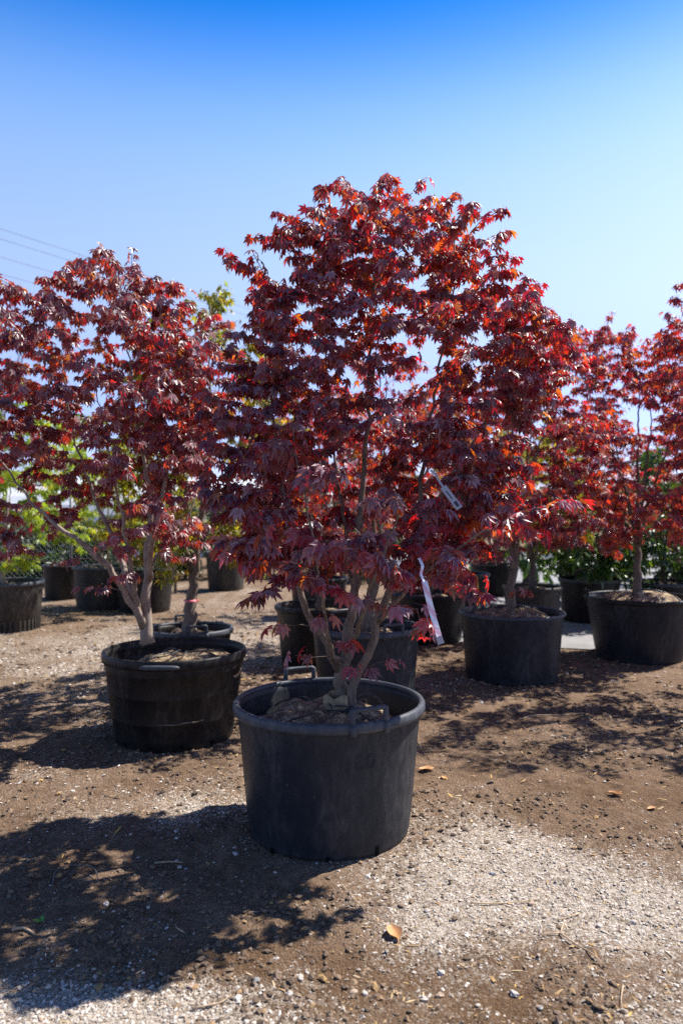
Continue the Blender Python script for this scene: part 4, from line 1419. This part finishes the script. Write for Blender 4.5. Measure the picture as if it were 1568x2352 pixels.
BG = 'green trees along the far edge of the yard'
far = [(-13.5, 22, 0.7, 4.2, 2.2, 'dark_leaf', 'dark green tree beyond the fence, left of the greenhouse'),
       (-5.2, 15.5, 0.1, 1.25, 0.8, 'dark_leaf', 'low dark hedge bush beyond the wire fence'),
       (-6.6, 15.0, 0.1, 1.15, 0.8, 'dark_leaf', 'rounded dark bush beyond the wire fence beside the greenhouse'),
       (-3.4, 17.5, 0.2, 2.1, 1.1, 'olive_leaf', 'olive bush in front of the greenhouse end'),
       (0.6, 21, 0.5, 3.6, 2.0, 'dark_leaf', 'dark green tree far behind the front maple'),
       (4.2, 20, 0.4, 3.3, 1.9, 'olive_leaf', 'olive green tree far behind the weed cloth'),
       (8.0, 22, 0.5, 3.2, 2.0, 'dark_leaf', 'broad dark tree at the far edge of the weed cloth'),
       (12.5, 23, 0.5, 3.6, 2.2, 'olive_leaf', 'large olive tree at the far right of the yard'),
       (-3.9, 13.4, 0.05, 1.35, 0.75, 'dark_leaf', 'dark bush right behind the wire fence by the caned maple'),
       (-5.3, 13.2, 0.05, 1.3, 0.75, 'dark_leaf', 'dark bush behind the wire fence by the lime green maple'),
       (-2.5, 14.6, 0.05, 1.45, 0.85, 'dark_leaf', 'dark bush left behind the low red shrub'),
       (-0.9, 15.0, 0.05, 1.4, 0.85, 'olive_leaf', 'olive bush right behind the low red shrub'),
       (0.7, 14.2, 0.05, 1.7, 0.9, 'dark_leaf', 'dark bush far behind the charcoal pot with sun streak'),
       (3.2, 12.8, 0.05, 1.9, 0.95, 'laurel_leaf', 'leafy green bush at the back of the weed cloth'),
       (6.3, 13.2, 0.05, 2.0, 1.05, 'dark_leaf', 'dark bush beside the far tall pot on the weed cloth')]
for i, (x, y, z0, z1, hf, mt, lb) in enumerate(far):
    bush('background_tree' if z1 > 1.5 else 'hedge_bush', lb, 'tree' if z1 > 1.5 else 'bush', x, y, z0, z1, hf, 300 + i, mt, npts=int(90 + 60 * hf), group=BG, size=(0.13, 0.24))

# bare tree at the far left
rng = np.random.default_rng(400)
P = crown_points(round_rows(-15.6, 4.0, 12.6, 3.2, 0.75), 150, 32, 3.0, rng, 0.2)
limbs = [([(-15.6, 32, -0.05), (-15.6, 32, 3), (-15.4, 32, 7), (-15.6, 32, 12)], 0.22, 0.03)]
for i in range(6):
    a = i * 1.05 + rng.uniform(-0.3, 0.3)
    limbs.append(([(-15.6, 32, 3 + i * 0.5), (-15.6 + math.cos(a) * 1.2, 32 + math.sin(a) * 1.2, 6 + i * 0.3), (-15.6 + math.cos(a) * 2.2, 32 + math.sin(a) * 2.2, 9.5 + i * 0.2)], 0.10, 0.02))
grow_tree(None, 'bare_tree', 'tall leafless grey tree far away at the left', 'tree', limbs, P, rng, 'dark_leaf', M['bark_dark'], per=0, base=(-15.6, 32, 0), twig_r=0.012)

# overhead cables crossing the sky at the left
for i, (z, sg) in enumerate(((14.0, 0.5), (13.55, 0.5), (12.75, 0.6), (12.0, 0.7))):
    pts = []
    for t in np.linspace(-2, 12, 40):
        sag = sg * 0.35 * ((((t + 2) % 7) / 3.5 - 1) ** 2 - 0.5)
        pts.append((-15.3 + 8.8 * t, 33 + 12 * t, z + sag))
    o = obj('power_cable', MB().tube(pts, 0.012, 5).mesh('power_cable'), M['cable'])
    tag(o, ['topmost thin overhead cable in the sky', 'second overhead cable, close under the topmost', 'third overhead cable down in the sky', 'lowest overhead cable crossing the sky'][i], 'cable', 'overhead cables')

# ------------------------------------------------------------------ small things
def strip(ctrl, w, name, mat, normal=(0, -1, 0), th=0.0012, twist=0.0):
    P = smooth_path(ctrl, 0.015)
    tg = np.gradient(P, axis=0)
    V, F = [], []
    for i, p in enumerate(P):
        t = norm(tg[i])
        nn = norm(np.array(normal) - t * np.dot(normal, t))
        a = twist * i / len(P)
        s = cross(t, nn)
        s2 = s * math.cos(a) + nn * math.sin(a)
        n2 = cross(s2, t)
        V += [p - s2 * w / 2 - n2 * th, p + s2 * w / 2 - n2 * th, p + s2 * w / 2 + n2 * th, p - s2 * w / 2 + n2 * th]
    m = len(P)
    for i in range(m - 1):
        for k in range(4):
            k2 = (k + 1) % 4
            F.append((i * 4 + k, i * 4 + k2, i * 4 + 4 + k2, i * 4 + 4 + k))
    F += [(3, 2, 1, 0), tuple((m - 1) * 4 + k for k in range(4))]
    return MB().add(V, F).mesh(name, False)


t = thing('plant_tag', 'long white tag strip with pink diagonal stripes hanging below the front tree', 'plant tag', tuple(W(972, 1310, 2.460)))
loc = np.array(t.location)
obj('strip', strip([W(974, 1335, 2.460) - loc, W(979, 1355, 2.450) - loc, W(990, 1400, 2.440) - loc, W(1008, 1462, 2.430) - loc], 0.020, 'strip', None, twist=0.5), M['striped'], t)
obj('tip', strip([W(1007, 1461, 2.428) - loc, W(1013, 1479, 2.426) - loc], 0.021, 'tip', None), M['tag'], t)
obj('loop', strip([W(962, 1282, 2.500) - loc, W(970, 1300, 2.480) - loc, W(966, 1318, 2.470) - loc, W(974, 1337, 2.460) - loc], 0.010, 'loop', None, twist=1.0), M['striped'], t)
t = thing('plant_tag', 'short white label with black print slanting among the leaves of the front tree', 'plant tag', tuple(W(1030, 1140, 2.62)))
loc = np.array(t.location)
lab = obj('label', strip([W(1017, 1118, 2.62) - loc, W(1036, 1143, 2.61) - loc, W(1055, 1168, 2.60) - loc], 0.024, 'label', None), M['tag'], t)
obj('print', strip([W(1044, 1152, 2.6045) - loc, W(1052, 1163, 2.6005) - loc], 0.010, 'print', None, th=0.0018), M['tag_print'], lab)
obj('print', strip([W(1024, 1128, 2.6165) - loc, W(1038, 1146, 2.6085) - loc], 0.004, 'print', None, th=0.0018), M['tag_print'], lab)
obj('loop', strip([W(988, 1080, 2.64) - loc, W(998, 1088, 2.635) - loc, W(1006, 1102, 2.63) - loc, W(1018, 1120, 2.62) - loc], 0.008, 'loop', None), M['tag'], t)
t = thing('plant_tag', 'small yellow tag hanging in front of the maple with thin lipped pot', 'plant tag', tuple(W(1090, 1345, 5.6)))
loc = np.array(t.location)
tagy = plain('yellow tag', (0.75, 0.5, 0.06), 0.5)
obj('strip', strip([W(1091, 1325, 5.6) - loc, W(1093, 1340, 5.6) - loc, W(1094, 1355, 5.59) - loc], 0.03, 'strip', None), tagy, t)


def on_ground(px, py):
    d = FPX * CAM_H / (py - 1176)
    p = W(px, py, d)
    return p[0], p[1], gz(p[0], p[1])


# single stones that stand out from the gravel
SG = 'single stones lying on the yard'
rs = np.random.default_rng(55)
pix = [(243, 2090), (405, 1928), (413, 1990), (428, 1995), (405, 1975), (175, 1808), (703, 1925), (540, 1960), (664, 2294), (705, 2240), (812, 2352 - 70), (838, 2285), (884, 2060), (845, 2010), (690, 2350 - 90), (1010, 2290),
       (1012, 2235), (1245, 2140), (1180, 2290), (1240, 2330), (1432, 2330), (1452, 2120), (1630 - 200, 2050), (1220, 2075), (1130, 2010), (975, 2300), (1375, 2130), (340, 2090), (590, 2260), (440, 2350 - 80), (545, 2300), (980, 2095)]
stmat = [plain('pale stone', (0.46, 0.41, 0.36), 0.85, 0.2, 0, 0.25, 60), plain('tan stone', (0.36, 0.27, 0.2), 0.85, 0.2, 0, 0.3, 60), plain('grey stone', (0.3, 0.29, 0.29), 0.85, 0.2, 0, 0.3, 60)]
stl = ['pale angular stone lying', 'rounded tan stone lying', 'dark grey stone lying']
for i, (px, py) in enumerate(pix):
    x, y, z = on_ground(px, py)
    bm = bmesh.new()
    bmesh.ops.create_icosphere(bm, subdivisions=2, radius=1)
    sx = rs.uniform(0.006, 0.0115)
    for v in bm.verts:
        k = 1 + 0.9 * (vnoise(np.array(v.co.x * 1.7 + i * 3.1), np.array(v.co.y * 1.7 + v.co.z * 2.3), 8) - 0.5)
        v.co = Vector((v.co.x * sx * 1.25, v.co.y * sx * 0.85, v.co.z * sx * 0.6)) * float(k)
    bmesh.ops.rotate(bm, verts=bm.verts, cent=(0, 0, 0), matrix=Matrix.Rotation(rs.uniform(0, 6.28), 3, 'Z'))
    me = bpy.data.meshes.new('stone')
    bm.to_mesh(me)
    bm.free()
    k = int(rs.choice([0, 0, 0, 1, 2]))
    o = obj('stone', me, stmat[k], None, (x, y, z + sx * 0.25))
    where = 'in the tree shadow left of the front pot' if (x < -0.12 and y > 2.12) else ('on the brown earth before the front pot' if x < 0.25 else 'on the gravel right of the front pot')
    tag(o, stl[k] + ' ' + where, 'stone', SG + ', ' + where)


def dry_leaf(px, py, s, rot, curl, label):
    x, y, z = on_ground(px, py)
    V, F = [], []
    n = 9
    for i in range(n):
        t = i / (n - 1)
        w = math.sin(math.pi * min(1, t * 0.92 + 0.04)) ** 0.8 * 0.3
        for j, k in enumerate((-1, -0.5, 0, 0.5, 1)):
            V.append(((t - 0.5) * s, k * w * s, s * (0.06 + curl * (k * k * 0.25) * (w / 0.3) + curl * 0.5 * (t - 0.5) ** 2 + 0.03 * math.sin(t * 9 + k * 2))))
    for i in range(n - 1):
        for j in range(4):
            F.append((i * 5 + j, i * 5 + j + 1, i * 5 + j + 6, i * 5 + j + 5))
    mb = MB().add(V, F)
    V2 = np.array(V) - np.array([0, 0, 0.0015])
    mb.add(V2, [tuple(reversed(f)) for f in F])
    mb.tube([(-0.5 * s, 0, 0.06 * s + curl * 0.12 * s), (-0.75 * s, 0.04 * s, 0.03 * s)], 0.0014, 5)
    o = obj('dry_leaf', mb.mesh('dry_leaf'), M['dry_leaf'], None, (x, y, z))
    o.rotation_euler = (0, 0, rot)
    return tag(o, label, 'leaf', 'fallen dry leaves')


dry_leaf(905, 2152, 0.075, 1.8, 0.9, 'curled tan dry leaf lying in front of the front pot')
dry_leaf(980, 1772, 0.075, 0.1, 0.5, 'reddish tan dry leaf lying right behind the front pot')
dry_leaf(1412, 1834, 0.06, -0.6, 0.8, 'brown curled dry leaf on the bare earth at the right')
dry_leaf(1020, 1790, 0.045, 2.0, 0.5, 'small pale dry leaf beside the reddish one behind the front pot')
dry_leaf(1585 - 90, 1862, 0.04, 0.4, 0.5, 'tiny yellowish dry leaf on the bare earth at the right')


def twig_px(pts, r, mat, label, cat='twig', branch=None, lift=0.006, arch=0.0):
    Q = []
    n = len(pts)
    for i, p in enumerate(pts):
        q = on_ground(*p)
        Q.append((q[0], q[1], q[2] + lift + arch * math.sin(math.pi * i / (n - 1))))
    o0 = np.array(Q[0]) * np.array([1, 1, 0])
    mb = MB()
    path = smooth_path(np.array(Q) - o0, 0.02)
    mb.tube(path, np.linspace(r, r * 0.5, len(path)), 6)
    if branch is not None:
        B = [np.array(on_ground(*p)) + np.array([0, 0, lift]) - o0 for p in branch]
        bp = smooth_path(B, 0.02)
        mb.tube(bp, np.linspace(r * 0.8, r * 0.4, len(bp)), 5)
    o = obj('fallen_' + cat if cat == 'twig' else cat.replace(' ', '_'), mb.mesh('twig'), mat, None, tuple(o0))
    return tag(o, label, cat, 'twigs lying on the yard' if cat == 'twig' else None)


twig_px([(1285, 2085 + 65), (1320, 2175), (1360, 2200), (1390, 2225)], 0.0028, M['straw'], 'long forked pale twig on the gravel at the right', branch=[(1285, 2150), (1255, 2152), (1235, 2153)])
twig_px([(1285, 2152), (1292, 2130), (1296, 2118)], 0.0024, M['straw'], 'short upright-lying pale twig at the fork of the long one')
twig_px([(1080, 2085), (1140, 2080), (1200, 2073), (1235, 2070)], 0.003, M['straw'], 'straight grey twig half sunk in the gravel right of the front pot')
twig_px([(785, 2035), (815, 2075), (850, 2115)], 0.0016, M['straw'], 'thin straw stalk lying in the shade before the front pot')
twig_px([(440, 2325), (480, 2318), (512, 2308), (530, 2295)], 0.0032, M['straw'], 'bent pale twig in the sunlit gravel at the lower left')
twig_px([(355, 1985), (390, 1980), (420, 1983)], 0.004, M['bark_dark'] if False else M['straw'], 'short brown twig in the tree shadow left of the front pot')
twig_px([(1330, 2100), (1300, 2112), (1280, 2118)], 0.0026, M['straw'], 'small chip-like twig on the gravel at the right')
twig_px([(1430, 2270), (1425, 2300), (1428, 2325)], 0.0024, M['straw'], 'thin pale twig lying lengthwise at the lower right')
twig_px([(28, 2140), (55, 2135), (80, 2148)], 0.006, M['straw'], 'broken brown stick beside the green sprout')
twig_px([(1190, 1655), (1230, 1645), (1290, 1642), (1340, 1640)], 0.004, M['straw'], 'long grey twig in the dappled shade under the smooth dark pot')
twig_px([(80, 1905), (130, 1895), (180, 1896), (230, 1902)], 0.0018, M['wire'], 'pale thin wire lying in the tree shadow at the left', cat='wire')
twig_px([(120, 2040), (130, 2012), (165, 2002), (215, 2010), (228, 2040)], 0.0022, M['wire'], 'grey plastic hoop half buried in the shaded ground', cat='plastic hoop', arch=0.02)

# sprout of weed
x, y, z = on_ground(92, 2118)
mb = MB()
for k in range(9):
    a = k * 0.7
    L_ = 0.011 + 0.005 * (k % 3)
    d1 = np.array([math.cos(a), math.sin(a), 0.7])
    sd = np.array([-math.sin(a), math.cos(a), 0]) * 0.006
    p1, p2 = d1 * L_ * 0.6, d1 * L_ * np.array([1, 1, 0.8])
    mb.add([(0, 0, 0), p1 + sd, p1 - sd, p2], [(0, 1, 2), (1, 3, 2)])
tag(obj('weed_sprout', mb.mesh('weed_sprout', False), M['sprout'], None, (x, y, z)), 'tiny bright green weed sprout in the tree shadow', 'weed')

# orange scrap by the low pot
x, y, z = on_ground(453, 1382)
bm = bmesh.new()
bmesh.ops.create_icosphere(bm, subdivisions=2, radius=0.022)
for v in bm.verts:
    v.co.z *= 0.7
    v.co *= 1 + 0.25 * (vnoise(np.array(v.co.x * 90.0), np.array(v.co.y * 90.0 + v.co.z * 50), 4) - 0.5)
me = bpy.data.meshes.new('scrap')
bm.to_mesh(me)
bm.free()
tag(obj('plastic_scrap', me, M['orange'], None, (x, y, z + 0.014)), 'bright red orange scrap lying behind the low black pot', 'scrap')

# ------------------------------------------------------------------ leaves: the largest seen ones are parts, the rest one mass per tree
allp = []
for ti, t in enumerate(TREES):
    for li, lf in enumerate(t['leaves']):
        p = lf[0] + lf[1] * lf[4] * 0.4
        allp.append((ti, li, p[0], p[1], p[2], lf[4]))
A = np.array(allp)
K = FPX * 682 / 1568
u = 341 + A[:, 2] / A[:, 3] * K
v = 512 - (A[:, 4] - CAM_H) / A[:, 3] * K
inv = (u > 2) & (u < 680) & (v > 2) & (v < 1020)
cell = 5.0
cu_, cv_ = (u / cell).astype(int), (v / cell).astype(int)
zbuf = {}
for i in np.argsort(A[:, 3]):
    if not inv[i]:
        continue
    rad = max(0, int(round(A[i, 5] * 0.55 / A[i, 3] * K / cell - 0.3)))
    key = (cu_[i], cv_[i])
    if key in zbuf:
        continue
    A_own = True
    for a in range(-rad, rad + 1):
        for b_ in range(-rad, rad + 1):
            zbuf.setdefault((cu_[i] + a, cv_[i] + b_), i)
vis = np.zeros(len(A), bool)
for i in set(zbuf.values()):
    vis[i] = True
sel = {}
for ti, t in enumerate(TREES):
    idx = np.where((A[:, 0] == ti) & vis)[0] if len(A) else []
    score = [-A[i, 5] / A[i, 3] for i in idx]
    idx = [idx[k] for k in np.argsort(score)][:t['individual']]
    sel[ti] = {int(A[i, 1]) for i in idx}

for ti, t in enumerate(TREES):
    rest = []
    for li, (p, ax, bb, nn, sz, si, rv) in enumerate(t['leaves']):
        if li in sel[ti]:
            o = bpy.data.objects.new('leaf', leaf_mesh(t['shape'], int(si), t['mat']))
            C.objects.link(o)
            o.parent = t['root']
            q = p - t['base']
            o.matrix_local = Matrix(((ax[0] * sz, bb[0] * sz, nn[0] * sz, q[0]), (ax[1] * sz, bb[1] * sz, nn[1] * sz, q[1]), (ax[2] * sz, bb[2] * sz, nn[2] * sz, q[2]), (0, 0, 0, 1)))
        else:
            rest.append((p - t['base'], ax, bb, nn, sz, si, rv))
    if not rest:
        continue
    VV, TT, AT, n0 = [], [], [], 0
    for p, ax, bb, nn, sz, si, rv in rest:
        V, T = SHAPES[t['shape']][int(si)]
        VV.append(p + sz * (V[:, 0:1] * ax + V[:, 1:2] * bb + V[:, 2:3] * nn))
        TT.append(T + n0)
        AT.append(np.full(len(V), rv))
        n0 += len(V)
    me = tri_mesh('foliage', np.concatenate(VV), np.concatenate(TT), False)
    add_attr(me, 'var', np.concatenate(AT))
    o = obj('foliage', me, M[t['mat']], t['root'])
    o['kind'] = 'stuff'
